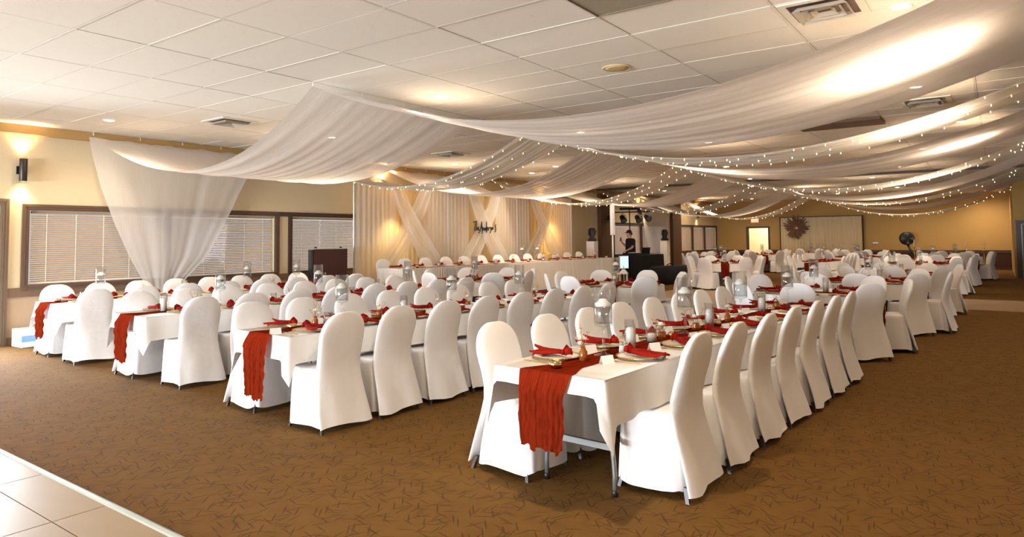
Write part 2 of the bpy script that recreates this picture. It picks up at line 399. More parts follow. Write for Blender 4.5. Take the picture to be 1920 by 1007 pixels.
for wi, (a, b_, z0, z1) in enumerate(WIN):
    fr = empty('window_%d' % (wi + 1), ((a + b_) / 2, Y1, z0)); tag(fr, kind='structure')
    mb = frame_mb(a, b_, z0, z1, 0.09 if wi < 3 else 0.08, Y1, 0.035)
    mb.v = [(x - fr.location.x, y - fr.location.y, z - fr.location.z) for x, y, z in mb.v]
    mb.build('window_frame', M['trim1'] if wi == 0 else M['trim'], fr)
    n = 3 if wi == 3 else 2
    for k in range(n):
        xa = a + (b_ - a) * k / n; xb = a + (b_ - a) * (k + 1) / n
        MB().box(xa - fr.location.x, xb - fr.location.x, 0.10, 0.106, 0, z1 - z0).build('pane', M['glass'], fr)
        if k: MB().box(xa - 0.045 - fr.location.x, xa + 0.045 - fr.location.x, 0.015 if wi == 0 else -0.02, 0.12, 0, z1 - z0).build('mullion', M['trim'], fr)
def blinds_of(wi, n, tilt, parts, labels, npos):
    a, b_, z0, z1 = WIN[wi]
    for k in range(n):
        xa = a + (b_ - a) * k / n + 0.05; xb = a + (b_ - a) * (k + 1) / n - 0.05
        blind(xa, xb, z0 + 0.01, z1 - 0.01, Y1 + 0.055, tilt, labels[k], parts, npos)
blinds_of(0, 2, 0.62, True, ['pale slatted window blind beside the upright wall lamp', 'pale slatted blind between the gathered sheer drape and the podium'], 5)
blinds_of(1, 2, 0.55, True, ['pale slatted window blind behind the dark podium', 'pale slatted blind hidden behind the head table backdrop'], 4)
blinds_of(2, 2, 0.85, False, ['window blind behind the lighting stand', 'window blind behind the sheer curtain near the disc jockey'], 3)
blinds_of(3, 3, 1.0, False, ['bright window blind beside the brown pilaster, under the wall lamp', 'middle of three bright blinds near the exit wall', 'bright window blind in the corner by the exit wall'], 3)

# glazed side door at the left edge
d1 = empty('door_1', (2.85, Y1, 0)); tag(d1, kind='structure')
mb = frame_mb(2.05, 3.62, 0.0, 2.08, 0.10, Y1, 0.04, False); mb.v = [(x - 2.85, y - Y1, z) for x, y, z in mb.v]; mb.build('door_frame', M['trim2'], d1)
for s_ in (-1, 1):
    lf = MB(); xa, xb = (-0.78, -0.01) if s_ < 0 else (0.01, 0.76)
    lf.box(xa, xa + 0.07, 0.04, 0.08, 0, 2.07); lf.box(xb - 0.07, xb, 0.04, 0.08, 0, 2.07); lf.box(xa + 0.07, xb - 0.07, 0.04, 0.08, 0, 0.2); lf.box(xa + 0.07, xb - 0.07, 0.04, 0.08, 1.97, 2.07)
    l_ = lf.build('door_leaf', M['silver'], d1); MB().box(xa + 0.07, xb - 0.07, 0.055, 0.062, 0.2, 1.97).build('pane', M['glass'], l_)

# pilasters on the window wall
for nm, a, b_ in (('trim_3', 22.0, 23.0), ('trim_4', 28.8, 29.8)):
    tag(MB().box(a, b_, Y1 - 0.14, Y1, 0, 3.17).build(nm, M['pil']), kind='structure')

# far wall with the hall door, return wall with the dark door
DH = (9.42, 10.42)
wf = hole_wall(MB(), Y0, Y1, CE + 0.3, [(DH[0], DH[1], 0, 1.94)], X1, 'y', 0.15).build('wall_far', M['wall_far']); tag(wf, kind='structure')
for (ya, yb) in ((-0.45, DH[0] - 0.1), (DH[1] + 0.1, Y1)):
    MB().box(X1 - 0.012, X1, ya, yb, 0, 0.70).build('wainscot', M['wains_dark'], wf)
    MB().box(X1 - 0.03, X1, ya, yb, 0.70, 0.83).build('chair_rail', M['trim'], wf)
tag(MB().box(X1 - 0.02, X1, -0.45, DH[0] - 0.1, 0, 0.1).build('baseboard_far', M['trim']), kind='structure')
d2 = empty('door_2', (X1, sum(DH) / 2, 0)); tag(d2, kind='structure'); dm = sum(DH) / 2
fr = MB()
for y in (DH[0] - 0.09 - dm, DH[1] - dm): fr.box(-0.04, 0.15, y, y + 0.09, 0, 2.03)
fr.box(-0.04, 0.15, DH[0] - dm, DH[1] - dm, 1.94, 2.03); fr.build('door_frame', M['trim'], d2)
# hallway beyond it
hl = MB().box(X1 + 0.15, X1 + 2.8, 8.0, 8.1, 0, 2.8).box(X1 + 0.15, X1 + 2.8, 11.4, 11.5, 0, 2.8).box(X1 + 2.7, X1 + 2.8, 8.1, 11.4, 0, 2.8).box(X1 + 0.15, X1 + 2.8, 8.0, 11.5, 2.8, 2.9).build('wall_hall', M['dryhall']); tag(hl, kind='structure')
hd = empty('door_3', (X1 + 2.7, 9.55, 0)); tag(hd, kind='structure')
MB().box(-0.05, 0.0, -0.42, 0.42, 0, 2.0).build('door_leaf', M['white'], hd)
MB().box(-0.06, 0.0, -0.5, -0.42, 0, 2.08).box(-0.06, 0.0, 0.42, 0.5, 0, 2.08).box(-0.06, 0.0, -0.5, 0.5, 2.0, 2.08).build('door_frame', M['soffit'], hd)
hlamp = bpy.data.lights.new('hall_lamp', 'POINT'); hlamp.energy = 90; hlamp.color = (1, 0.88, 0.7); hlamp.shadow_soft_size = 0.15
ho = bpy.data.objects.new('hall_lamp', hlamp); COL.objects.link(ho); ho.location = (X1 + 1.4, 9.8, 2.4)

XR = 29.0
wr = hole_wall(MB(), Y0, -0.45, CE + 0.3, [(-1.62, -0.66, 0, 1.86)], XR, 'y', 0.15); wr.box(XR + 0.15, X1, -0.6, -0.45, 0, CE + 0.3)
wr = wr.build('wall_right', M['wall_far']); tag(wr, kind='structure')
d4 = empty('door_4', (XR, -1.14, 0)); tag(d4, kind='structure')
MB().box(-0.04, 0.1, 0.48, 0.62, 0, 1.98).box(-0.04, 0.1, -0.62, -0.48, 0, 1.98).box(-0.04, 0.1, -0.48, 0.48, 1.86, 1.98).build('door_frame', M['trim'], d4)
lf = MB().box(0.02, 0.07, -0.46, 0.44, 0.02, 1.84).build('door_leaf', M['door'], d4)
MB().box(0.0, 0.03, 0.445, 0.475, 0, 1.86).box(0.0, 0.03, -0.475, 0.475, 1.835, 1.86).build('steel_jamb', M['kick'], d4)
MB().box(0.008, 0.02, -0.44, 0.42, 0.05, 0.75).build('kick_plate', M['kick'], lf)
MB().box(0.01, 0.02, -0.3, 0.3, 1.35, 1.6).build('door_window', M['ltbeam'], lf)
MB().bevbox(-0.03, 0.02, 0.34, 0.41, 1.2, 1.38, 0.006).build('door_handle', M['silver'], lf)
wb = hole_wall(MB(), Y0, Y1, CE + 0.3, [(2.6, 10.6, 0.4, 2.7)], X0 - 0.15, 'y', 0.15).build('wall_back', M['wall']); tag(wb, kind='structure')
w5 = empty('window_5', (X0, 6.6, 0.4)); tag(w5, kind='structure')
for k in range(5): MB().box(-0.1, 0.0, -4.0 + 2.0 * k - 0.03, -4.0 + 2.0 * k + 0.03, 0, 2.3).build('mullion', M['trim'], w5)
ws = MB().box(X0 - 0.15, XR, Y0 - 0.15, Y0, 0, CE + 0.3).build('wall_side', M['wall_far']); tag(ws, kind='structure')

# ------------------------------------------------------------------ ceiling: lay-in tiles on a grid
ceil = MB().box(X0, X1 + 0.1, Y0, Y1, CE + 0.08, CE + 0.3).build('ceiling', M['slab']); tag(ceil, kind='structure')
GX, GY = 3.5834, 2.5909
tmesh = MB().bevbox(0.0115, 0.5985, 0.0115, 1.2085, 0.002, 0.03, 0.003).mesh('ceiling_tile', M['tile'])
rest = MB(); ngr = MB()
VENT = {(3, 5): 'a', (11, -2): 'b'}
special = {(1, -1), (3, -2), (4, -2)}
i0, i1 = int((X0 - GX) / 0.61), int((X1 - GX) / 0.61) + 1
j0, j1 = int((Y0 - GY) / 1.22) - 1, int((Y1 - GY) / 1.22) + 1
cnt = 0
for i in range(i0, i1):
    for j in range(j0, j1):
        x, y = GX + 0.61 * i, GY + 1.22 * j
        if y + 1.22 > Y1: yt = Y1 - y
        else: yt = 1.22
        if yt < 0.05 or (i, j) == (1, -1): continue
        dz = random.uniform(-0.002, 0.003)
        if -3 <= i <= 15 and -2 <= j <= 7 and yt == 1.22:
            o = link('ceiling_tile', tmesh, ceil, (x, y, CE + dz)); cnt += 1
        else:
            rest.box(x + 0.014, min(x + 0.596, X1), max(y + 0.014, Y0), y + yt - 0.014, CE + 0.004 + dz, CE + 0.03)
tag(rest.build('ceiling_tiles', M['tile'], ceil), kind='stuff')
for i in range(i0, i1 + 1): ngr.box(GX + 0.61 * i - 0.010, GX + 0.61 * i + 0.010, Y0, Y1, CE + 0.0005, CE + 0.02)
for j in range(j0 + 1, j1): ngr.box(X0, X1, GY + 1.22 * j - 0.010, GY + 1.22 * j + 0.010, CE + 0.0002, CE + 0.02)
tag(ngr.build('grid_bars', M['grid'], ceil), kind='stuff')
# perforated return-air panel
rg = empty('return_grille', (GX + 0.61 * 1.5, GY - 0.61, CE), 0, 'grey perforated return air panel set in the ceiling', 'vent')
MB().box(-0.291, 0.291, -0.596, 0.596, 0.004, 0.03).build('perforated_panel', plain('perforated_panel', S(150, 142, 120), 0.6, noise=(160, 0.35)), rg)
MB().box(-0.291, -0.281, -0.596, 0.596, -0.004, 0.004).box(0.281, 0.291, -0.596, 0.596, -0.004, 0.004).box(-0.281, 0.281, 0.586, 0.596, -0.004, 0.004).box(-0.281, 0.281, -0.596, -0.586, -0.004, 0.004).build('rim', M['trim2'], rg)
# square diffusers
def diffuser(x, y, label, m='white'):
    d = empty('ceiling_diffuser', (x, y, CE), 0, label, 'vent', None)
    def ring(a, b, z0, z1):
        L = []
        for h, z in ((a, z0), (b, z1)):
            L.append([(-h, -h, z), (h, -h, z), (h, h, z), (-h, h, z)])
        return MB().loops(L, False, False)
    MB().box(-0.29, 0.29, -0.29, 0.29, -0.001, 0.003).build('backing', M['black'] if m == 'dark' else M['trim'], d)
    fr_ = MB()
    for a, b in (((-0.295, 0.295), (0.235, 0.295)), ((-0.295, 0.295), (-0.295, -0.235)), ((0.235, 0.295), (-0.235, 0.235)), ((-0.295, -0.235), (-0.235, 0.235))): fr_.box(*a, *b, -0.012, 0.0)
    fr_.build('rim', M['grid'], d)
    for k, (a, b) in enumerate(((0.20, 0.165), (0.145, 0.11), (0.09, 0.05))):
        r = ring(a, b, -0.05 + 0.006 * k, -0.012); r.f += [(f[0], f[3], f[2], f[1]) for f in r.f]; r.build('vane', M['grid'], d)
    return d
diffuser(5.63, 9.27, 'square air diffuser in the ceiling near the sheer wall drape')
diffuser(10.57, 0.72, 'square air diffuser between the first broad swag and first lit swag')
diffuser(5.71, 1.05, 'square air diffuser next to the plain perforated tile, above the first broad swag')
diffuser(10.6, 9.23, 'square air diffuser above the ceiling swags near the head table')
# round ceiling speaker
sp = empty('ceiling_speaker', (6.36, 3.21, CE), 0, 'round beige loudspeaker grille in the ceiling', 'speaker')
MB().lathe([(0.15, 0.0), (0.152, -0.006), (0.14, -0.012), (0.132, -0.008)], 32).build('rim', M['trim2'] if False else plain('beige_rim', S(214, 190, 140), 0.4), sp, True)
MB().lathe([(0.132, -0.009), (0.08, -0.014), (0.01, -0.016)], 32).build('grille', plain('beige_grille', S(196, 168, 116), 0.5, noise=(200, 0.2)), sp, True)
# dark panel and partition track
tag(MB().box(11.39, 12.0, 1.37, 2.59, CE - 0.05, CE + 0.002).build('ceiling_panel', plain('brown_panel', S(104, 78, 52), 0.7)), 'brown blank panel in the ceiling between two swags', 'panel')
tag(MB().box(21.75, 21.87, Y0, Y1 - 0.11, CE - 0.06, CE + 0.001).build('partition_track', M['trim']), 'dark folding partition track crossing the ceiling', 'track')

# recessed pot lights
POTS = [(4.48, 10.55), (6.33, 5.66), (12.51, 4.4), (18.97, 10.0), (7.61, 9.37), (9.47, 0.74), (23.47, 3.1), (26.03, 5.61), (28.18, 8.21), (32.6, 9.43), (33.99, 0.39), (30.45, 10.99),
        (14.2, 8.9), (16.4, 1.2), (17.2, 5.6), (20.3, 2.0), (21.3, 6.2), (12.8, 0.4), (29.0, 3.0), (2.9, 2.0), (0.2, 7.0), (0.2, -1.5), (9.9, 5.7), (4.6, -3.5), (-3.5, 3.0), (-3.5, 7.5), (6.05, 0.55), (11, -3.8), (18, -3.8), (12.2, 10.5), (15.2, 10.3), (24.5, 10.4), (31.5, 5.5), (33.0, 2.4)]  # lights from the head table on are added to brighten backdrop and far hall
pl = empty('pot_light', (0, 0, CE), 0, 'lamp', 'light')
MB().lathe([(0.085, 0.0), (0.088, -0.004), (0.075, -0.008), (0.065, -0.003)], 24, cap0=False, cap1=False).build('rim', M['white'], pl, True)
MB().lathe([(0.066, -0.002), (0.03, -0.005), (0.005, -0.006)], 24).build('lens', M['pot'], pl, True)
PL = Proto(pl)
PLAB = {(4.48, 10.55): 'recessed ceiling light nearest the upright wall lamp', (6.33, 5.66): 'recessed ceiling light with bright halo beside the first swag ridge', (7.61, 9.37): 'recessed ceiling light shining through the first wide swag',
        (9.47, 0.74): 'recessed ceiling light beside the air diffuser past the first swag', (12.51, 4.4): 'recessed ceiling light between first and second lit swags', (18.97, 10.0): 'recessed ceiling light above the lantern end of the head table',
        (23.47, 3.1): 'recessed ceiling light just past the dark partition track', (6.05, 0.55): 'recessed ceiling light above the first wide swag near its diffuser', (33.99, 0.39): 'recessed ceiling light nearest the dark door',
        (30.45, 10.99): 'recessed ceiling light nearest the three bright windows', (12.2, 10.5): 'added recessed light above the podium half of the head table', (15.2, 10.3): 'added recessed light above the middle of the head table'}
for x, y in POTS:
    PL.put((x, y, CE), 0, PLAB.get((x, y), 'small round recessed light glowing in the tiled ceiling'), 'recessed pot lights')
    ld = bpy.data.lights.new('pot_beam', 'SPOT'); ld.energy = 170; ld.color = (1.0, 0.80, 0.60); ld.spot_size = math.radians(165); ld.spot_blend = 1.0; ld.shadow_soft_size = 0.07
    lo = bpy.data.objects.new('pot_beam', ld); COL.objects.link(lo); lo.location = (x, y, CE - 0.03)

# wall sconces: upright cylinders throwing light up and down
def sconce(x, label, z=2.62, pw=16):
    s_ = empty('wall_sconce', (x, Y1, z), 0, label, 'wall lamp')
    MB().box(-0.06, 0.06, -0.03, 0, -0.06, 0.06).build('mount', M['black'], s_)
    MB().lathe([(0.05, -0.17), (0.052, -0.165), (0.052, 0.165), (0.05, 0.17), (0.042, 0.168), (0.042, 0.10)], 20, 0, -0.10, False, True).build('shade', plain('bronze', S(54, 46, 40), 0.4, 0.4), s_, True)
    for sg in (1, -1):
        MB().lathe([(0.04, sg * 0.14), (0.005, sg * 0.141)], 16, 0, -0.10).build('bulb', emitter('sconce_bulb', (1, 0.78, 0.45, 1), 30, False) if 'sconce_bulb' not in bpy.data.materials else bpy.data.materials['sconce_bulb'], s_)
        ld = bpy.data.lights.new('sconce_beam', 'SPOT'); ld.energy = pw; ld.color = (1.0, 0.72, 0.40); ld.spot_size = math.radians(95); ld.spot_blend = 0.8; ld.shadow_soft_size = 0.035
        lo = bpy.data.objects.new('sconce_beam', ld); COL.objects.link(lo); lo.parent = s_; lo.location = (0, -0.10, sg * 0.18); lo.rotation_euler = (PI if sg > 0 else 0, 0, 0)
sconce(3.86, 'dark upright wall lamp between side door and first window', pw=28)
sconce(11.1, 'wall lamp glowing behind the backdrop near its podium end', 2.52, 150)
sconce(18.1, 'wall lamp glowing behind the far crossed swag of the backdrop', 2.52, 150)
sconce(25.5, 'dark wall lamp above the window behind the lighting stand')
sconce(32.1, 'dark wall lamp above the three bright windows')
el = empty('emergency_light', (8.47, Y1 - 0.1, 2.85), 0, 'white twin-head emergency light high on the window wall', 'light')
MB().bevbox(-0.13, 0.13, -0.02, 0.10, -0.05, 0.06, 0.01).build('housing', M['white'], el)
for s_ in (-1, 1): MB().lathe([(0.03, -0.03), (0.05, 0.0), (0.05, 0.04), (0.03, 0.05)], 14, s_ * 0.22, 0.0).build('lamp_head', M['white'], el, True)

# ------------------------------------------------------------------ ceiling swags
def smooth_noise(n, k, seed, amp):
    r = np.random.default_rng(seed); x = np.linspace(0, 1, n + 1); o = np.zeros(n + 1)
    for f in range(1, k): o += r.normal() * np.sin(2 * PI * (f * x + r.random())) / (f ** 0.6)
    return amp * o / max(1e-6, np.abs(o).max())
def swag_fn(x0, x1, ya, yb, za, zb, sag, seed, nx, amp, xw=(0, 0)):
    fold = smooth_noise(nx, 16, seed, amp); fx = smooth_noise(nx, 12, seed + 1, amp * 0.8)
    def fn(u, v):
        k = int(round(u * nx)); e = 4 * v * (1 - v)
        x = x0 + (x1 - x0) * u + fx[k] * (0.3 + e)
        mid = 1 - 0.10 * e
        xc = (x0 + x1) / 2; x = xc + (x - xc) * mid + xw[0] * (1 - v) + xw[1] * v
        y = ya + (yb - ya) * v
        z = za + (zb - za) * v - sag * e + fold[k] * (0.45 + 0.55 * e)
        edge = max(0, 1 - min(v, 1 - v) / 0.035); z -= 0.02 * abs(math.sin(PI * (x - x0) / 0.61)) * edge
        return (x, y, z)
    return fn
RID = 6.25
YR = -0.55
STRIPS = [  # kind, x0, x1, sag window side, sag room side
    ('broad', 4.80, 7.75, 0.75, 0.70), ('lit', 9.00, 10.35, 0.72, 0.66), ('broad', 11.2, 14.1, 0.74, 0.62), ('lit', 15.4, 16.7, 0.80, 0.75),
    ('broad', 18.0, 20.6, 0.72, 0.78), ('lit', 22.0, 23.6, 0.85, 0.80), ('broad', 25.0, 27.6, 0.92, 0.80), ('lit', 29.3, 31.0, 0.95, 0.95)]
ordn = ['first', 'second', 'third', 'fourth', 'fifth', 'sixth', 'seventh', 'eighth', 'ninth']
bulb_me = MB().lathe([(0.001, -0.011), (0.0055, -0.005), (0.006, 0.002), (0.004, 0.011)], 6).mesh('bulb', M['bulb'])
bulb_far = MB().lathe([(0.001, -0.016), (0.007, -0.007), (0.008, 0.003), (0.006, 0.016)], 6).mesh('bulb', M['bulb'])
hook_me = MB().tube([(0, 0, 0.0), (0, 0, -0.02), (0.012, 0, -0.035), (0.0, 0, -0.05), (-0.008, 0, -0.04)], 0.005, 5).mesh('hook', M['white'])
nb = {'broad': 0, 'lit': 0}
for si, (kind, x0, x1, sg1, sg2) in enumerate(STRIPS):
    o_ = ordn[nb[kind]]; nb[kind] += 1
    nx = 64 if si < 3 else 36
    root = empty('ceiling_swag' if kind == 'broad' else 'lit_ceiling_swag', ((x0 + x1) / 2, RID, 0), 0,
                 ('wide white voile swag slung under the ceiling, %s from the entry' if kind == 'broad' else 'narrow sheer swag carrying fairy lights, %s from the entry') % o_, 'drape',
                 'white ceiling swags')
    m = M['drape'] if kind == 'broad' else M['sheerlit']
    w0 = -0.05 if kind == 'broad' else 0
    fns = [swag_fn(x0, x1, Y1 - 0.14, RID, 3.22, 3.255, sg1, 100 + si * 7, nx, 0.022), swag_fn(x0, x1, RID, YR, 3.255, 3.24, sg2, 103 + si * 7, nx, 0.022)]
    for fn in fns:
        mb = MB().grid(fn, nx, 28); mb.v = [(x - (x0 + x1) / 2, y - RID, z) for x, y, z in mb.v]
        mb.build('swag_panel', m, root, True)
    nh = int((x1 - x0) / 0.61) + 1
    if si < 4:
        for yy in (Y1 - 0.14, RID):
            for k in range(nh):
                link('hook', hook_me, root, (-(x1 - x0) / 2 + (x1 - x0) * k / (nh - 1), yy - RID, CE - 0.002))
    if kind == 'lit':
        sl = empty('string_lights', ((x0 + x1) / 2, RID, 0), 0, 'warm fairy lights strung along the %s lit swag from the entry' % o_, 'string lights', 'fairy lights on the narrow swags')
        bme = bulb_me if si < 3 else bulb_far
        for fi, fn in enumerate(fns):
            for u0 in ((0.03, 0.45, 0.97) if si < 5 else (0.05, 0.95)):
                path = []; nbulb = 25 if si < 5 else 22; ph = random.random() * 6
                for k in range(nbulb + 1):
                    v = min(0.985, max(0.015, (k + random.uniform(-0.45, 0.45)) / nbulb)); uu = min(1, max(0, u0 + 0.05 * math.sin(ph + k * 0.9) * (1 if 0.1 < u0 < 0.9 else 0.6)))
                    p = fn(round(uu * nx) / nx, v); q = (p[0] - (x0 + x1) / 2, p[1] - RID, p[2] - 0.022)
                    path.append(q); link('bulb', bme, sl, q)
                MB().tube([(a, b, c + 0.012) for a, b, c in path], 0.0016, 4).build('wire', M['wire'], sl)

# drops where a broad swag falls down the window wall and is gathered near the floor
def wall_drop(pts, y, name, label, seed, nx=60, amp=0.016, m='curtain'):
    """pts: (z, xl, xr) from top to bottom"""
    r = empty(name, ((pts[0][1] + pts[0][2]) / 2, y, 0), 0, label, 'drape'); cx = r.location.x
    zs = [p_[0] for p_ in pts]; nv = 40
    f1 = smooth_noise(nx, 13, seed, 1.0)
    def fn(u, v):
        z = zs[0] + (zs[-1] - zs[0]) * v
        xl = float(np.interp(-z, [-q for q in zs], [p_[1] for p_ in pts])); xr = float(np.interp(-z, [-q for q in zs], [p_[2] for p_ in pts]))
        k = int(round(u * nx)); a = amp * (0.5 + 0.9 * v)
        return (xl + (xr - xl) * u - cx, f1[k] * a * (1 if v < 0.97 else 0.9), z - (0.07 * math.sin(PI * u) if v == 0 else 0))
    MB().grid(fn, nx, nv).build('curtain_panel', M[m], r, True)
    return r
wall_drop([(3.21, 4.70, 7.80), (2.9, 4.76, 7.60), (2.42, 4.89, 7.34), (1.82, 5.11, 7.05), (1.24, 5.37, 6.72), (0.83, 5.60, 6.30), (0.55, 5.72, 6.14), (0.3, 5.66, 6.2), (0.02, 5.55, 6.3)], 11.76, 'sheer_drape', 'sheer white drape gathered at its foot, falling over the blinds', 5)
wall_drop([(3.15, 25.2, 28.5), (2.66, 25.35, 28.3), (1.63, 25.61, 27.93), (1.0, 25.95, 27.85), (0.74, 26.2, 27.75), (0.58, 26.7, 27.4)], 11.76, 'sheer_drape', 'sheer white drape hanging behind the lighting stand and pedestal', 9, 40)

# ------------------------------------------------------------------ backdrop behind the head table
YB = 11.5; ZB = 2.82
bdr = empty('backdrop_frame', (14.6, YB, 0), 0, 'pipe frame carrying the draped backdrop of the head table', 'frame')
MB().tube([(-4.65, 0, ZB), (4.75, 0, ZB)], 0.025, 8).build('crossbar', M['silver'], bdr)
for x in (-4.62, -1.5, 1.6, 4.72):
    MB().tube([(x, 0.03, 0.02), (x, 0.03, ZB + 0.02)], 0.022, 8).build('upright', M['silver'], bdr); MB().box(x - 0.2, x + 0.2, -0.17, 0.23, 0.0, 0.02).build('base', M['black'], bdr)
def pleat_curtain(x0, x1, y, z0, z1, name, label, m, seed, per=0.14, amp=0.013, flare=0.0, group=None):
    r = empty(name, ((x0 + x1) / 2, y, 0), 0, label, 'curtain', group); L = x1 - x0; n = max(24, int(L / per * 6))
    rr = np.random.default_rng(seed); ph = np.cumsum(rr.uniform(0.6, 1.4, n + 1)) ; ph = ph / ph[-1] * (L / per) * 2 * PI; am = rr.uniform(0.5, 1.2, n + 1)
    def fn(u, v):
        k = int(round(u * n)); x = (-L / 2 + L * u) * (1 + flare * v)
        return (x, amp * am[(k // 5) % n] * math.sin(ph[k]) * (0.7 + 0.3 * v), z1 + (z0 - z1) * v)
    MB().grid(fn, n, 10).build('curtain_panel', M[m], r, True); return r
pleat_curtain(10.05, 19.3, YB + 0.06, 0.18, ZB, 'satin_curtain', 'champagne satin curtain at the back of the head table backdrop', 'satin', 1, 0.17, 0.02)
SH = 'sheer panels of the backdrop'
pleat_curtain(9.98, 11.15, YB - 0.055, 0.03, ZB, 'sheer_curtain', 'sheer white panel at the podium end of the backdrop', 'curtain', 2, flare=0.04, group=SH)
pleat_curtain(12.1, 13.85, YB - 0.055, 0.2, ZB, 'sheer_curtain', 'sheer white panel of the backdrop between first and lettered cross', 'curtain', 3, group=SH)
pleat_curtain(15.05, 16.75, YB - 0.055, 0.2, ZB, 'sheer_curtain', 'sheer white panel of the backdrop past the black lettering', 'curtain', 4, group=SH)
pleat_curtain(17.95, 19.2, YB - 0.055, 0.03, ZB, 'sheer_curtain', 'sheer white panel at the loudspeaker end of the backdrop', 'curtain', 5, flare=0.05, group=SH)
def cross_swag(xa, za, xb, zb, wd, y, label, seed):
    r = empty('cross_swag', ((xa + xb) / 2, y, 0), 0, label, 'drape', 'crossed sheer swags of the backdrop'); cx = r.location.x; nx = 30
    f1 = smooth_noise(nx, 14, seed, 0.025)
    def fn(u, v):
        k = int(round(u * nx)); e = math.sin(PI * v)
        wv = wd * (0.75 + 0.5 * v); x = xa + (xb - xa) * (v ** 1.25) + (u - 0.5) * wv
        return (x - cx, f1[k] - 0.02 * e, za + (zb - za) * v + (u - 0.5) * 0.15 * v * (1 if xb > xa else -1))
    MB().grid(fn, nx, 24).build('swag_panel', M['curtain'], r, True)
for i, (c, nm) in enumerate(((11.62, 'nearest the podium'), (14.45, 'behind the black lettering'), (17.35, 'nearest the loudspeaker'))):
    cross_swag(c + 0.55, ZB, c - 0.75, 0.9, 0.55, YB - 0.10, 'sheer swag falling towards the podium in the cross %s' % nm, 20 + i)
    cross_swag(c - 0.55, ZB, c + 0.75, 0.9, 0.55, YB - 0.16, 'sheer swag falling towards the loudspeaker in the cross %s' % nm, 30 + i)
# script lettering, strokes as drawn on the photograph (x right, y up, letter height about one)
ST = [[(0.0, .92), (.10, .98), (.28, 1.0), (.42, 1.06)], [(.22, 1.0), (.20, .6), (.16, .25), (.22, .18)],
      [(.40, 1.0), (.36, .55), (.33, .22), (.42, .5), (.50, .46), (.50, .22)], [(.56, .35), (.68, .42), (.66, .52), (.57, .48), (.56, .30), (.66, .20), (.74, .3)],
      [(.62, .0), (.80, .1), (.92, .5), (1.04, 1.0), (1.06, .5), (1.08, -.12)], [(.86, .42), (1.0, .46), (1.16, .50)],
      [(1.18, .5), (1.18, .2), (1.26, .46), (1.34, .44), (1.36, .2), (1.42, .26)], [(1.58, .46), (1.48, .46), (1.45, .24), (1.55, .22), (1.62, .6), (1.64, 1.02), (1.62, .4), (1.64, .02)],
      [(1.70, .34), (1.80, .44), (1.76, .52), (1.69, .46), (1.70, .26), (1.80, .22)], [(1.88, .50), (1.88, .22), (1.92, .44), (2.0, .50), (2.04, .46)],
      [(2.20, .54), (2.12, .48), (2.20, .34), (2.18, .10), (2.06, -.02)], [(2.34, .50), (2.25, .42), (2.28, .26), (2.38, .30), (2.38, .46), (2.34, .50), (2.46, .46)],
      [(2.48, .50), (2.48, .26), (2.55, .50), (2.62, .48), (2.62, .26), (2.68, .34)], [(2.86, .76), (2.76, .62), (2.84, .42), (2.82, .18), (2.72, .06)]]
sg = empty('name_sign', (13.85, YB - 0.22, 1.68), 0, 'black script lettering hung on the backdrop cross', 'sign')
for q in ST: MB().tube([(x * 0.345, 0, y * 0.30) for x, y in q], 0.014, 6).build('letter_stroke', M['black'], sg)

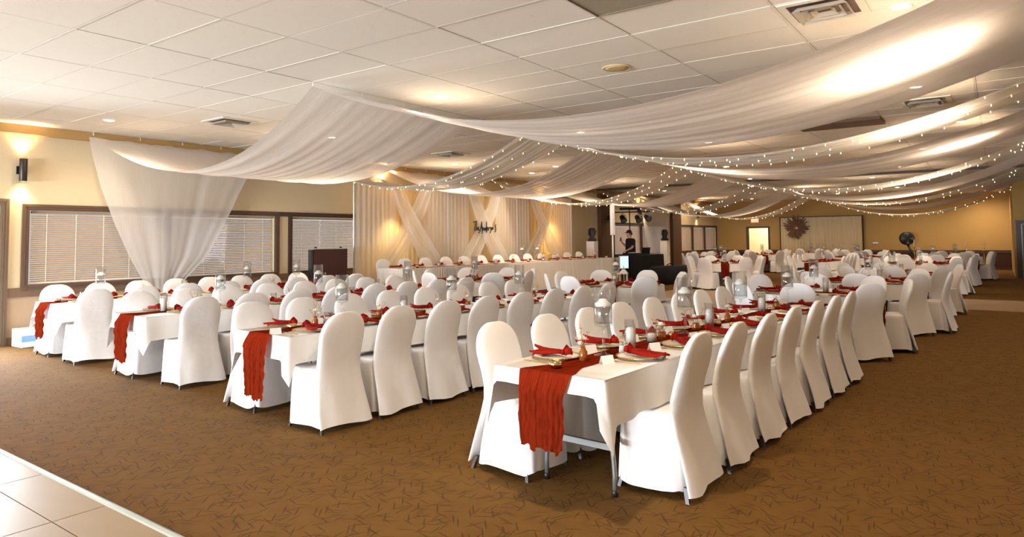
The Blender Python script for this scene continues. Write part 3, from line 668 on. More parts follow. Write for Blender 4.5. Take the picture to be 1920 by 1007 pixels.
# ------------------------------------------------------------------ chairs
def sup(n, a, b, e=3.0):
    o = []
    for i in range(n):
        t = 2 * PI * i / n; c, s_ = math.cos(t), math.sin(t)
        o.append((a * math.copysign(abs(c) ** (2 / e), c), b * math.copysign(abs(s_) ** (2 / e), s_)))
    return o
def cover_mesh(seed, lod=1):
    r = np.random.default_rng(seed); mb = MB(); zt, zs, w0 = 0.935, 0.72, 0.218
    n = 24 if lod else 12
    zl = [0.045, 0.13, 0.24, 0.36, 0.46, 0.55, 0.64, 0.70, 0.76, 0.81, 0.85, 0.885, 0.908, 0.922, 0.9295] if lod else [0.045, 0.3, 0.47, 0.70, 0.81, 0.88, 0.915, 0.9295]
    L = []; a1, a2 = r.uniform(-1, 1, 2)
    for z in zl:
        if z < 0.47: w_ = np.interp(z, [0.045, 0.47], [0.252, 0.216])
        elif z < zs: w_ = np.interp(z, [0.47, 0.58, zs], [0.216, 0.208, w0])
        else: w_ = w0 * (1 - ((z - zs) / (zt - zs)) ** 2.35) ** (1 / 2.35)
        yc = np.interp(z, [0.045, 0.24, 0.42, 0.50, 0.64, 0.93], [-0.030, 0.030, 0.082, 0.092, 0.062, -0.012]); t = np.interp(z, [0.045, 0.3, 0.47, 0.6, 0.86, 0.93], [0.014, 0.02, 0.036, 0.038, 0.036, 0.020])
        lp = []
        for x, y in sup(n, w_, t, 2.6):
            wr = 0.007 * math.sin(14 * x + 9 * z + 3 * a1) * (1 if z < 0.8 else 0.3) + 0.012 * math.sin(22 * x + 2 * a2) * max(0, (0.4 - z) / 0.4)
            lp.append((x, yc + y + wr, z + (0.012 * math.sin(11 * x + a1 * 3) if z < 0.05 else 0)))
        L.append(lp)
    mb.loops(L, False, True)
    # seat and skirt
    m = 56 if lod else 24
    base = []
    for i in range(m):
        t = 2 * PI * i / m; c, s_ = math.cos(t), math.sin(t); e = 5
        base.append((math.copysign(abs(c) ** (2 / e), c), math.copysign(abs(s_) ** (2 / e), s_), t))
    ph = r.uniform(0, 6, 4); L = []
    for z, out, wv in ((0.045, 1.0, 1.0), (0.14, 0.85, 0.8), (0.26, 0.6, 0.5), (0.36, 0.35, 0.25), (0.43, 0.12, 0.08), (0.462, 0.0, 0.0), (0.476, -0.45, 0.0), (0.481, -1.4, 0)) if lod else ((0.045, 1.0, 1.0), (0.25, 0.6, 0.4), (0.455, 0.0, 0), (0.48, -1.0, 0)):
        lp = []
        for cx, cy, t in base:
            hw = 0.216 + 0.026 * out; yb, yf = 0.085 - 0.075 * max(0, out), 0.450 + 0.018 * out
            ymid, yh = (yb + yf) / 2, (yf - yb) / 2
            x = cx * hw; y = ymid + cy * yh
            if y < yb + 0.06: x *= np.interp(y, [yb, yb + 0.06], [0.90, 1.0])
            wave = (0.006 * math.sin(7 * t + ph[0]) + 0.004 * math.sin(13 * t + ph[1])) * wv
            lp.append((x + wave * cx, y + wave * cy, z + (0.010 * math.sin(5 * t + ph[2]) if z < 0.05 else 0)))
        L.append(lp)
    mb.loops(L, False, True)
    return mb.mesh('chair_cover', M['chair'], True)
def leg_me(dx, dy):
    return MB().loops([[(dx * 0.02 - 0.011, dy * 0.02 - 0.011, 0), (dx * 0.02 + 0.011, dy * 0.02 - 0.011, 0), (dx * 0.02 + 0.011, dy * 0.02 + 0.011, 0), (dx * 0.02 - 0.011, dy * 0.02 + 0.011, 0)],
                       [(-0.012, -0.012, 0.08), (0.012, -0.012, 0.08), (0.012, 0.012, 0.08), (-0.012, 0.012, 0.08)]]).mesh('leg', M['chairleg'])
COV = [cover_mesh(s_) for s_ in (1, 2, 3, 4)]; FARC = [cover_mesh(s_, 0) for s_ in (1, 2)]
LEGS = [(leg_me(-1, -1), (-0.205, 0.012, 0)), (leg_me(1, -1), (0.205, 0.012, 0)), (leg_me(-1, 1), (-0.19, 0.42, 0)), (leg_me(1, 1), (0.19, 0.42, 0))]
nch = [0]
def chair(x, y, rz, label, group, legs=True):
    """x, y is the foot of the backrest; the chair faces local +y"""
    k = nch[0]; nch[0] += 1
    if not legs:
        o = link('banquet_chair', FARC[k % 2], None, (x, y, 0), rz); return tag(o, label, 'chair', group)
    c = empty('banquet_chair', (x, y, 0), rz, label, 'chair', group)
    link('chair_cover', COV[k % 4], c)
    for me, loc in LEGS: link('leg', me, c, loc)
    return c

# ------------------------------------------------------------------ table furniture
def table(x, y, rz, L, Wd, label, group, legs=True, z=0.0, frames=None, foot=0.245):
    t = empty('folding_table', (x, y, z), rz, label, 'table', group)      # origin at the near end, on the centre line
    MB().bevbox(0, L, -Wd / 2, Wd / 2, 0.705, 0.735, 0.008).build('tabletop', M['ply'], t)
    if legs:
        fa, fb = frames or (0.30, L - 0.30)
        for xx, dr in ((fa, 1), (fb, -1)):
            for s_ in (-1, 1):
                MB().tube([(xx, s_ * 0.20, 0.70), (xx, s_ * 0.20, 0.56), (xx, s_ * (0.20 + (foot - 0.20) * 0.05), 0.50), (xx, s_ * (0.20 + (foot - 0.20) * 0.45), 0.36), (xx, s_ * (0.20 + (foot - 0.20) * 0.88), 0.20), (xx, s_ * foot, 0.12), (xx, s_ * foot, 0.03)], 0.0145, 10).build('leg', M['steel'], t, True)
                MB().lathe([(0.018, 0.0), (0.019, 0.035), (0.012, 0.04)], 10, xx, s_ * foot).build('foot_cap', M['black'], t, True)
            MB().box(xx - 0.012, xx + 0.012, -foot + 0.02, foot - 0.02, 0.26, 0.295).build('crossbar', M['steel'], t)
            MB().box(xx - 0.012, xx + 0.012, -0.20, 0.20, 0.60, 0.63).build('crossbar', M['steel'], t)
            MB().tube([(xx, 0.19, 0.60), (xx + dr * 0.32, 0.05, 0.69)], 0.008, 6).build('brace', M['steel'], t)
    return t
def cloth_rect(x, y, rz, L, Wd, de, ds, dc, label, group, seed, z=0.74):
    """white cloth: end drop de, side drop ds, corner point drop dc"""
    r = np.random.default_rng(seed); n_e, n_s = 48, 160
    per = []          # (x, y, outward, drop)
    def seg(p0, p1, n, nrm, d):
        ln = math.hypot(p1[0] - p0[0], p1[1] - p0[1])
        for i in range(n):
            t = i / n; e = min(t, 1 - t) * ln
            dd = d + (dc - d) * max(0, 1 - e / (0.035 if n == n_e else 0.055))
            per.append((p0[0] + (p1[0] - p0[0]) * t, p0[1] + (p1[1] - p0[1]) * t, nrm, dd, e))
    h = Wd / 2 + 0.008; a, b_ = -0.008, L + 0.008
    seg((a, h), (a, -h), n_e, (-1, 0), de); seg((a, -h), (b_, -h), n_s, (0, -1), ds); seg((b_, -h), (b_, h), n_e, (1, 0), de); seg((b_, h), (a, h), n_s, (0, 1), ds)
    ph = r.uniform(0, 6, 3); L_ = []
    for lv in (0.0, 0.03, 0.12, 0.35, 0.65, 1.0):
        lp = []
        for px_, py_, nr, d, e in per:
            s_ = px_ + py_
            c_ = max(0, 1 - e / 0.10); sx = -1 if px_ < L / 2 else 1; sy = -1 if py_ < 0 else 1
            nn = (nr[0] * (1 - 0.3 * c_) + sx * 0.5 * c_, nr[1] * (1 - 0.3 * c_) + sy * 0.5 * c_)
            out = 0.003 + lv * (0.014 + 0.016 * math.sin(9 * s_ + ph[0]) + 0.010 * math.sin(21 * s_ + ph[1]) + 0.02 * c_)
            z_ = z - lv * d - (0.004 if lv == 0.03 else 0)
            lp.append((px_ + nn[0] * out, py_ + nn[1] * out, z_ + 0.006 * math.sin(4 * s_ + ph[2]) * lv))
        L_.append(lp)
    mb = MB(); mb.loops(L_, False, False)
    n = len(per)
    # top: strips across
    m0 = len(mb.v); side1 = list(range(n_e, n_e + n_s)); side2 = [n_e + n_s + n_e + k for k in range(n_s)]
    top = [(0, 1)]
    mb.add([], [])
    near = list(range(0, n_e + 1)); far = list(range(n_e + n_s, n_e + n_s + n_e + 1))
    mb.f.append(tuple([near[-1]] + list(range(n_e + 1, n_e + n_s)) + far + list(range(n_e + n_s + n_e + 1, n)) + near[:-1]))
    o = mb.build('tablecloth', M['cloth'], None, True); o.location = (x, y, 0); o.rotation_euler = (0, 0, rz)
    return tag(o, label, 'tablecloth', group)
def runner_mesh(L, wd, drop, seed, far_drop=0.3, zt=0.7425, ragged=0.025, nx=None, mid=0.215):
    r = np.random.default_rng(seed); nv = 44; tot = drop + L + far_drop
    rows = sorted(set([round(q, 4) for q in list(np.linspace(0, drop, int(drop / 0.03) + 2)) + [max(0, drop - 0.012), drop + 0.015, drop + 0.035] + list(np.linspace(drop, drop + L, nx or int(L / 0.05))) + list(np.linspace(drop + L, tot, int(far_drop / 0.03) + 2)) + ([drop + L + 0.02] if far_drop else [])])); nu = len(rows) - 1
    f1 = smooth_noise(nv, 20, seed, 1.0); f2 = smooth_noise(nu, 30, seed + 1, 1.0); f3 = smooth_noise(nu, 18, seed + 2, 1.0); f4 = smooth_noise(nv, 8, seed + 3, ragged)
    def fn(u, v):
        ku, kv = int(round(u * nu)), int(round(v * nv)); s_ = rows[ku]
        g = min(1, max(0, (s_ - drop - 0.03) / 0.17)); wv = (wd + (mid - wd) * g) * (1 + 0.06 * f3[ku] * (1 - g)); y = (v - 0.5) * wv
        cr = (0.0035 * abs(f1[kv]) + 0.0012 * (1 + math.sin(s_ * 30 + 7 * f1[kv]))) * (1 - (2 * v - 1) ** 2)
        if s_ < drop - 1e-4:
            q = drop - s_; q = q + f4[kv] * (q / drop) ** 2
            y *= 1 - 0.18 * (q / drop)
            return (-0.024 - (0.038 + 0.016 * (1 + f1[kv]) + 0.006 * math.sin(q * 60 + 9 * f1[kv])) * min(1, q / 0.1), y, zt - q)
        if s_ < drop + L + 1e-4:
            e = min(s_ - drop, 0.035) / 0.035 if drop else 1
            return (s_ - drop - 0.024 * (1 - e), y, zt + cr)
        q = s_ - drop - L
        e = min(q, 0.02) / 0.02
        return (L + 0.034 * e + (0.034 + 0.016 * (1 + f1[kv])) * min(1, max(0, q - 0.02) / 0.08), y, zt - (0 if q < 0.02 else q - 0.02))
    return MB().grid(fn, nu, nv).mesh('table_runner', M['runner'], True)
def runner(x, y, rz, L, wd, drop, seed, label, group=None, far_drop=0.2, zt=0.7425):
    o = link('table_runner', runner_mesh(L, wd, drop, seed, far_drop, zt), None, (x, y, 0), rz); return tag(o, label, 'runner', group)

# --- place setting prototypes (local +y points to the middle of the table)
ch = empty('charger_plate', (0, 0, 0), 0, 'plate', 'plate')
MB().lathe([(0.10, 0.0), (0.105, 0.003), (0.150, 0.012), (0.158, 0.014), (0.150, 0.016), (0.100, 0.006), (0.005, 0.006)], 36).build('plate', M['plate'], ch, True)
bd = MB()
for c_ in (): pass
L_ = []
nb_ = 96
for k in range(6):
    a = 2 * PI * k / 6; L_.append([((0.160 + 0.0055 * (0.75 + 0.35 * math.cos(i * PI)) * math.cos(a)) * math.cos(2 * PI * i / nb_), (0.160 + 0.0055 * (0.75 + 0.35 * math.cos(i * PI)) * math.cos(a)) * math.sin(2 * PI * i / nb_), 0.015 + 0.0055 * (0.75 + 0.35 * math.cos(i * PI)) * math.sin(a)) for i in range(nb_)])
L_.append(L_[0]); bd.loops(L_, False, False).build('beaded_rim', M['gold'], ch, True)
for c_ in [o for o in bpy.data.objects if o.parent == ch]: c_.scale = (0.95, 0.95, 1)
CH = Proto(ch)
def napkin_mesh(seed, lod=1):
    r = np.random.default_rng(seed); mb = MB(); n = 10
    def tail(pts, ws, hs):
        L_ = []
        for (x, y, z), w_, h in zip(pts, ws, hs):
            L_.append([(x + w_ * math.cos(2 * PI * k / n) * (1 + 0.12 * r.normal() * 0.5), y, z + h * (0.4 + math.sin(2 * PI * k / n)) + 0.003 * r.normal()) for k in range(n)])
        mb.loops(L_)
    a, b_ = r.uniform(-0.03, 0.03, 2)
    tail([(0.0, 0.085, 0.02), (-0.02 + a * .3, 0.03, 0.018), (-0.04 + a, -0.05, 0.016), (-0.055 + a, -0.12, 0.022), (-0.05 + a, -0.175, 0.045)], [0.022, 0.034, 0.045, 0.03, 0.004], [0.016, 0.016, 0.012, 0.010, 0.003])
    tail([(0.0, 0.085, 0.024), (0.025 + b_ * .3, 0.03, 0.022), (0.045 + b_, -0.04, 0.018), (0.06 + b_, -0.10, 0.018), (0.062 + b_, -0.15, 0.018)], [0.022, 0.03, 0.04, 0.03, 0.004], [0.016, 0.016, 0.013, 0.010, 0.004])
    tail([(-0.035, 0.10, 0.022), (-0.02, 0.108, 0.034), (0, 0.11, 0.04), (0.02, 0.106, 0.036), (0.035, 0.095, 0.022)], [0.012, 0.018, 0.022, 0.018, 0.012], [0.014, 0.022, 0.026, 0.022, 0.014])
    tail([(0.0, 0.085, 0.02), (0.0, 0.105, 0.03), (0.005, 0.135, 0.03), (0.01, 0.155, 0.022)], [0.02, 0.03, 0.028, 0.006], [0.016, 0.026, 0.02, 0.005])
    return mb.mesh('napkin', M['napkin'], True)
NAP = [napkin_mesh(s_) for s_ in range(5)]
fork_me = MB().flat([(0, -0.10, 0.004), (0, -0.02, 0.005), (0, 0.045, 0.007), (0, 0.06, 0.004)], [0.016, 0.011, 0.012, 0.026], 0.003)
for k in range(4): fork_me.flat([(-0.0096 + 0.0064 * k, 0.06, 0.004), (-0.0096 + 0.0064 * k, 0.08, 0.003), (-0.0096 + 0.0064 * k, 0.10, 0.006)], [0.004, 0.0035, 0.002], 0.002)
fork_me = fork_me.mesh('fork', M['gold'])
knife_me = MB().flat([(0, -0.11, 0.004), (0, 0.0, 0.004), (0.001, 0.02, 0.004), (0.003, 0.09, 0.004), (0, 0.12, 0.004)], [0.016, 0.013, 0.017, 0.021, 0.004], 0.003).mesh('knife', M['gold'])
card_me = MB().add([(-0.045, -0.02, 0), (0.045, -0.02, 0), (0.045, 0, 0.05), (-0.045, 0, 0.05), (0.045, 0.02, 0), (-0.045, 0.02, 0), (-0.045, -0.0185, 0), (0.045, -0.0185, 0), (0.045, 0, 0.0475), (-0.045, 0, 0.0475), (0.045, 0.0185, 0), (-0.045, 0.0185, 0)],
                   [(0, 1, 2, 3), (3, 2, 4, 5), (7, 6, 9, 8), (9, 11, 10, 8), (0, 6, 7, 1), (5, 4, 10, 11), (0, 3, 9, 6), (3, 5, 11, 9), (1, 7, 8, 2), (2, 8, 10, 4)]).mesh('place_card', M['card'])
def thing(name, me, loc, rz, label, cat, group=None): return tag(link(name, me, None, loc, rz), label, cat, group)

# --- centrepieces
def cyl_glass(r, z0, z1, t=0.003, n=24): return MB().lathe([(r, z0), (r, z1), (r - t, z1), (r - t, z0 + 0.006), (0.004, z0 + 0.006)], n, cap0=True, cap1=True)
tv = empty('stemmed_candle_vase', (0, 0, 0), 0, 'vase', 'vase')
MB().lathe([(0.055, 0.0), (0.055, 0.004), (0.02, 0.012), (0.008, 0.03), (0.007, 0.14), (0.012, 0.165), (0.05, 0.178), (0.053, 0.185), (0.053, 0.40), (0.050, 0.40), (0.050, 0.19), (0.004, 0.188)], 24).build('glass', M['crystal'], tv, True)
MB().lathe([(0.0485, 0.192), (0.0485, 0.29), (0.003, 0.29)], 20).build('water', M['water'], tv, True)
MB().lathe([(0.042, 0.287), (0.046, 0.293), (0.046, 0.306), (0.03, 0.314), (0.02, 0.330), (0.004, 0.333)], 20).build('floating_candle', M['wax'], tv, True)
for c_ in list(tv.children): c_.scale = (1.13, 1.13, 1.10)
TV = Proto(tv)
pc = empty('pillar_candle', (0, 0, 0), 0, 'candle', 'candle')
cyl_glass(0.038, 0, 0.20).build('glass', M['crystal'], pc, True)
cd = MB().lathe([(0.030, 0.008), (0.030, 0.135), (0.018, 0.148), (0.003, 0.15)], 20).build('candle', M['wax'], pc, True)
MB().tube([(0, 0, 0.148), (0.001, 0, 0.162)], 0.0012, 5).build('wick', M['black'], cd)
PC = Proto(pc)
sc = empty('votive_candle', (0, 0, 0), 0, 'candle', 'candle')
cyl_glass(0.040, 0, 0.11).build('glass', M['crystal'], sc, True); MB().lathe([(0.031, 0.008), (0.031, 0.06), (0.02, 0.066), (0.003, 0.067)], 18).build('candle', M['wax'], sc, True)
SC = Proto(sc)
gv = empty('gold_votive', (0, 0, 0), 0, 'votive', 'candle holder')
MB().lathe([(0.018, 0.0), (0.034, 0.008), (0.040, 0.022), (0.036, 0.036), (0.026, 0.044), (0.023, 0.043), (0.032, 0.030), (0.004, 0.012)], 20).build('cup', plain('mercury_glass', S(216, 190, 140), 0.15, 1.0, noise=(60, 0.3)), gv, True)
GV = Proto(gv)
ss = empty('shaker', (0, 0, 0), 0, 'shaker', 'shaker')
MB().lathe([(0.018, 0), (0.020, 0.004), (0.016, 0.04), (0.013, 0.048)], 12).build('glass', M['salt'], ss, True); MB().lathe([(0.014, 0.047), (0.015, 0.056), (0.008, 0.064), (0.002, 0.065)], 12).build('cap', M['silver'], ss, True)
SS = Proto(ss)
def blossom(mb, c, r, n, layers, rr):
    c = Vector(c)
    for l in range(layers):
        el_ = math.radians(10 + 70 * l / max(1, layers - 1)) if layers > 1 else 0.3
        for k in range(n):
            a = 2 * PI * (k + 0.5 * (l % 2)) / n; d = Vector((math.cos(a) * math.cos(el_), math.sin(a) * math.cos(el_), math.sin(el_))); s_ = Vector((-math.sin(a), math.cos(a), 0)); ln = r * (1 - 0.15 * l)
            p0 = c + d * r * 0.1; p1 = c + d * ln * 0.6 + s_ * ln * 0.25; p2 = c + d * ln + Vector((0, 0, r * 0.12)); p3 = c + d * ln * 0.6 - s_ * ln * 0.25
            mb.add([p0, p1, p2, p3], [(0, 1, 2, 3)])
def flower_vase(kind, seed):
    rr = random.Random(seed); v = empty('bud_vase', (0, 0, 0), 0, 'vase', 'vase')
    hz = {'jar': 0.065, 'bottle': 0.085, 'bowl': 0.06}[kind]
    prof = {'jar': [(0.022, 0), (0.026, 0.004), (0.027, 0.03), (0.030, 0.062), (0.027, 0.064), (0.023, 0.03), (0.004, 0.008)], 'bottle': [(0.024, 0), (0.026, 0.004), (0.026, 0.055), (0.016, 0.068), (0.014, 0.085), (0.011, 0.085), (0.004, 0.02)],
            'bowl': [(0.016, 0), (0.036, 0.012), (0.040, 0.032), (0.026, 0.056), (0.028, 0.062), (0.024, 0.06), (0.004, 0.02)]}[kind]
    MB().lathe(prof, 18).build('glass', M['amber'], v, True)
    st = MB(); tips = []
    for k in range(6):
        a = rr.uniform(0, 2 * PI); t = rr.uniform(0.03, 0.075); h = hz + rr.uniform(0.05, 0.14); p = (t * math.cos(a), t * math.sin(a), h); tips.append(p); st.tube([(0, 0, 0.03), (p[0] * 0.4, p[1] * 0.4, hz + 0.02), p], 0.0016, 4)
    st.build('stems', M['dry'], v)
    f = MB(); blossom(f, (rr.uniform(-.02, .01), rr.uniform(-.02, .02), hz + 0.045), 0.040, 9, 4, rr); blossom(f, (0.03, 0.01, hz + 0.02), 0.026, 8, 3, rr); f.build('white_blossom', M['petal'], v, True)
    g = MB()
    for k in range(4): blossom(g, tips[k], 0.016, 4, 1, rr)
    g.build('leaf_sprig', M[rr.choice(['berry', 'dry', 'petaly', 'leaf', 'berry'])], v)
    return v
FV = [Proto(flower_vase(k, i)) for i, k in enumerate(('jar', 'bottle', 'bowl', 'jar'))]

# ------------------------------------------------------------------ the four long tables
RZ = -0.055
LT = [  # near x, centre y, drop of runner, chairs (first x, pitch, count) window side and room side, offsets from the centre line
    dict(x=3.26, y=2.12, drop=0.42, F=(3.67, 0.575, 8), B=(3.96, 0.625, 7), of=0.73, ob=-0.625, name='fourth long table from windows'),
    dict(x=3.34, y=4.99, drop=0.52, F=(3.69, 0.565, 8), B=(3.66, 0.585, 8), of=0.78, ob=-0.68, name='third long table from windows'),
    dict(x=3.42, y=7.50, drop=0.48, F=(3.81, 0.56, 8), B=(3.88, 0.58, 8), of=0.74, ob=-0.66, name='second long table from windows'),
    dict(x=3.52, y=9.94, drop=0.44, F=(3.85, 0.545, 8), B=(3.86, 0.58, 8), of=0.74, ob=-0.66, name='long table nearest windows')]
TL = 4.88
def along(T, s_, off):
    c, s2 = math.cos(RZ), math.sin(RZ); return (T['x'] + c * s_ - s2 * off, T['y'] + s2 * s_ + c * off)
def item(P, T, s_, off, label, group=None, rz=None): 
    x, y = along(T, s_, off); return P.put((x, y, 0.7445), random.uniform(0, 6) if rz is None else rz, label, group)
for ti, T in enumerate(LT):
    nm = T['name']
    for k in range(2):
        x, y = along(T, k * 2.44, 0)
        xa, pt, n = T['B']; gaps = [xa - T['x'] + pt * (q + 0.5) - k * 2.44 for q in range(-1, n)]; gaps = [g for g in gaps if 0.2 < g < 2.235]
        fr2 = (0.32 if (k, ti) == (0, 0) else min(gaps, key=lambda g: abs(g - 0.30)), min(gaps, key=lambda g: abs(g - 2.135)))
        table(x, y, RZ, 2.435, 0.75, 'folding table under white cloth, %s half of %s' % (('runner-end', 'far')[k], nm), 'folding tables of the long rows', frames=fr2)
    cloth_rect(T['x'], T['y'], RZ, TL, 0.75, (0.09, 0.19, 0.15, 0.20)[ti], (0.25, 0.22, 0.24, 0.22)[ti], 0.38, 'white cloth draped over the %s' % nm, 'cloths of the long tables', 40 + ti)
    x, y = along(T, 0, 0); runner(x, y, RZ, TL, 0.34, T['drop'], 50 + ti, 'rust gauze runner hanging over the end of the %s' % nm, 'runners of the long tables')
    for side, key, off, rz in (('window', 'F', T['of'], PI + RZ), ('room', 'B', T['ob'], RZ)):
        xa, pt, n = T[key]
        for k in range(n):
            s_ = xa - T['x'] + pt * k; seat = '%s %s-side seat from hanging runner, %s' % (ordn[k], side, nm)
            jx, jr = random.uniform(-0.006, 0.006), random.uniform(-0.02, 0.02)
            x, y = along(T, s_ + jx, off + random.uniform(-0.01, 0.01))
            chair(x, y, rz + jr, 'white covered chair at %s' % seat, 'chairs of the %s' % nm)
            e = 0.222 * (1 if side == 'window' else -1); x, y = along(T, s_ + jx, e); rr = rz + random.uniform(-0.08, 0.08)
            CH.put((x, y, 0.7405), rr, 'gold-beaded charger at %s' % seat, 'charger plates of the %s' % nm)
            xn, yn = along(T, s_ + jx, e * 1.12)
            thing('napkin', NAP[(k + ti) % 5], (xn, yn, 0.7512), rr + random.uniform(-0.3, 0.3), 'knotted red napkin at %s' % seat, 'napkin', 'napkins of the %s' % nm)
            if ti < 2:
                for nm2, me, dx in (('fork', fork_me, -0.195), ('knife', knife_me, 0.195)):
                    x2, y2 = along(T, s_ + jx + (dx if side == 'room' else -dx), e); thing(nm2, me, (x2, y2, 0.7395), rr, 'gold %s at %s' % (nm2, seat), nm2, 'gold cutlery of the %s' % nm)
                x2, y2 = along(T, s_ + jx + (0.29 if side == 'window' else -0.29), 0.15 * (1 if side == 'window' else -1)); thing('place_card', card_me, (x2, y2, 0.740), RZ + random.uniform(-0.5, -0.2), 'white tent card at %s' % seat, 'place card', 'place cards of the %s' % nm)
# centrepieces, s measured along each table from its hanging runner
CP = {0: [('g', .10, .02), ('f', .40, .05), ('t', .62, -.03), ('s', .80, -.09), ('s', .85, -.12), ('p', .95, -.06), ('v', 1.30, .02), ('f', 1.42, -.04), ('g', 1.60, -.06), ('t', 1.85, .02), ('f', 2.05, .0), ('p', 2.35, .04), ('g', 2.45, -.06), ('f', 2.75, .04), ('s', 2.9, -.02), ('t', 3.05, .05), ('p', 3.65, .03), ('g', 3.85, -.02), ('f', 4.1, .04), ('t', 4.45, 0)],
      1: [('g', .28, .0), ('f', .52, .04), ('t', .80, .02), ('v', .66, .06), ('f', 1.25, .03), ('p', 1.55, -.02), ('f', 2.05, .0), ('t', 2.25, .03), ('f', 2.5, -.04), ('g', 2.9, 0), ('t', 3.45, .03), ('f', 3.75, .0), ('v', 4.2, 0)],
      2: [('p', .35, -.02), ('f', .72, .05), ('t', 1.0, -.02), ('v', 1.7, .03), ('f', 1.95, 0), ('t', 2.35, .02), ('v', 2.9, .0), ('p', 3.35, .0), ('f', 3.5, .05), ('t', 3.95, .02)],
      3: [('g', .12, 0), ('v', .42, .05), ('t', .62, -.04), ('f', 1.2, .05), ('p', 1.75, 0), ('t', 2.75, .05), ('f', 2.45, 0), ('f', 3.2, .05), ('t', 3.65, 0), ('p', 4.2, 0)]}
for ti, lst in CP.items():
    T = LT[ti]; nm = T['name']; c = {}
    for i, (kd, s_, off) in enumerate(lst):
        c[kd] = c.get(kd, 0) + 1; o_ = ordn[c[kd] - 1]; lim = {'t': 0.0, 's': 0.03}.get(kd, 0.012); off = max(-lim, min(lim, off))
        if kd == 't': item(TV, T, s_, off, '%s stemmed glass vase with floating candle from runner end, %s' % (o_, nm), 'stemmed candle vases')
        elif kd == 'p': item(PC, T, s_, off, '%s tall pillar candle in glass from runner end, %s' % (o_, nm), 'pillar candles')
        elif kd == 'v': item(SC, T, s_, off, '%s short candle in glass from runner end, %s' % (o_, nm), 'short candles')
        elif kd == 'g': item(GV, T, s_, off, '%s round gold votive from runner end, %s' % (o_, nm), 'gold votives')
        elif kd == 's': item(SS, T, s_, off, '%s glass shaker from runner end, %s' % (o_, nm), 'shakers')
        elif kd == 'f': item(FV[i % 4], T, s_, off, '%s amber bud vase of flowers from runner end, %s' % (o_, nm), 'bud vases')

# ------------------------------------------------------------------ round tables
def cloth_round_mesh(R, drop, seed, lod=1):
    n = 72 if lod else 36; L_ = []; r = np.random.default_rng(seed); ph = r.uniform(0, 6, 3)
    for lv in (0, 0.03, 0.2, 0.5, 1.0):
        lp = []
        for i in range(n):
            a = 2 * PI * i / n; o = 0.005 + lv * (0.022 + 0.014 * math.sin(9 * a + ph[0]) + 0.006 * math.sin(17 * a + ph[1])); lp.append(((R + o) * math.cos(a), (R + o) * math.sin(a), 0.74 - lv * drop - (0.004 if lv == 0.03 else 0)))
        L_.append(lp)
    mb = MB().loops(L_, False, False); mb.f.append(tuple(range(n))); return mb.mesh('tablecloth', M['cloth'], True)
RC = [cloth_round_mesh(0.77, 0.235, s_) for s_ in (1, 2)]; RCF = cloth_round_mesh(0.77, 0.235, 3, 0)
SIDES = ['far-wall side', 'far-wall corner towards windows', 'window side', 'entry corner towards windows', 'entry side', 'entry corner away from windows', 'side away from windows', 'far-wall corner away from windows']
def round_table(x, y, gap, nm, near=True, sett=True):
    """gap: direction in degrees of the wider gap between chairs, where the runner hangs down"""
    ga = math.radians(gap); ux, uy = math.cos(ga), math.sin(ga)
    t = empty('round_table', (x, y, 0), ga, 'round folding table under white cloth, %s' % nm, 'table', 'round tables')
    MB().lathe([(0.755, 0.705), (0.762, 0.715), (0.762, 0.73), (0.755, 0.735)], 32).build('tabletop', M['ply'], t)
    for s_ in (-1, 1):
        for q in (-1, 1): MB().tube([(s_ * 0.35, q * 0.25, 0.70), (s_ * 0.35, q * 0.27, 0.45), (s_ * 0.35, q * 0.36, 0.12), (s_ * 0.35, q * 0.37, 0.0)], 0.014, 6).build('leg', M['steel'], t)
    thing('tablecloth', RC[int(x) % 2] if near else RCF, (x, y, 0), ga, 'white cloth over the %s' % nm, 'tablecloth', 'round table cloths')
    L = 1.54
    o = link('table_runner', runner_mesh(L, 0.24, 0.40, int(x * 7 + y), 0.20), None, (x + ux * L / 2, y + uy * L / 2, 0), ga + PI); tag(o, 'rust gauze runner across the %s' % nm, 'runner', 'round table runners')
    angs = sorted((gap + 30 + 300 / 7 * k) % 360 for k in range(8)); b0 = round(angs[0] / 45)
    for q_, d in enumerate(angs):
        a = math.radians(d); dr = SIDES[(b0 + q_) % 8]; R = 1.125 + random.uniform(0, 0.03); cx, cy = x + R * math.cos(a), y + R * math.sin(a)
        chair(cx, cy, a + PI / 2 + random.uniform(-.02, .02), 'white covered chair, %s, %s' % (dr, nm), 'chairs around the %s' % nm, near)
        if sett:
            px_, py_ = x + 0.58 * math.cos(a), y + 0.58 * math.sin(a)
            CH.put((px_, py_, 0.7405), a + PI / 2, 'gold-beaded charger, %s, %s' % (dr, nm), 'chargers on the %s' % nm)
            thing('napkin', NAP[int(d) % 5], (px_, py_, 0.7512), a + PI / 2 + random.uniform(-.3, .3), 'knotted red napkin, %s, %s' % (dr, nm), 'napkin', 'napkins on the %s' % nm)
    def on(q): return (x + ux * q, y + uy * q, 0.7445)
    TV.put(on(0.0), 0, 'stemmed glass vase with floating candle on the %s' % nm, 'stemmed candle vases')
    PC.put(on(0.16), 0, 'pillar candle in glass on the %s' % nm, 'pillar candles')
    FV[int(x) % 4].put(on(-0.17), 1, 'amber bud vase of flowers on the %s' % nm, 'bud vases', 1.15)
    SC.put(on(0.29), 0, 'short candle in glass on the %s' % nm, 'short candles')
round_table(9.85, 8.0, 205, 'round table beside the head table')
round_table(9.95, 5.1, 199, 'round table past third long table')
round_table(9.85, 2.05, 255, 'round table past fourth long table')
round_table(12.5, 1.75, 295, 'second round table past fourth long table')
round_table(15.1, 1.7, 260, 'third round table past fourth long table')
round_table(20.6, 1.7, 200, 'round table beyond the pale floor strip')
round_table(19.9, 6.6, 199, 'round table facing the black bag')
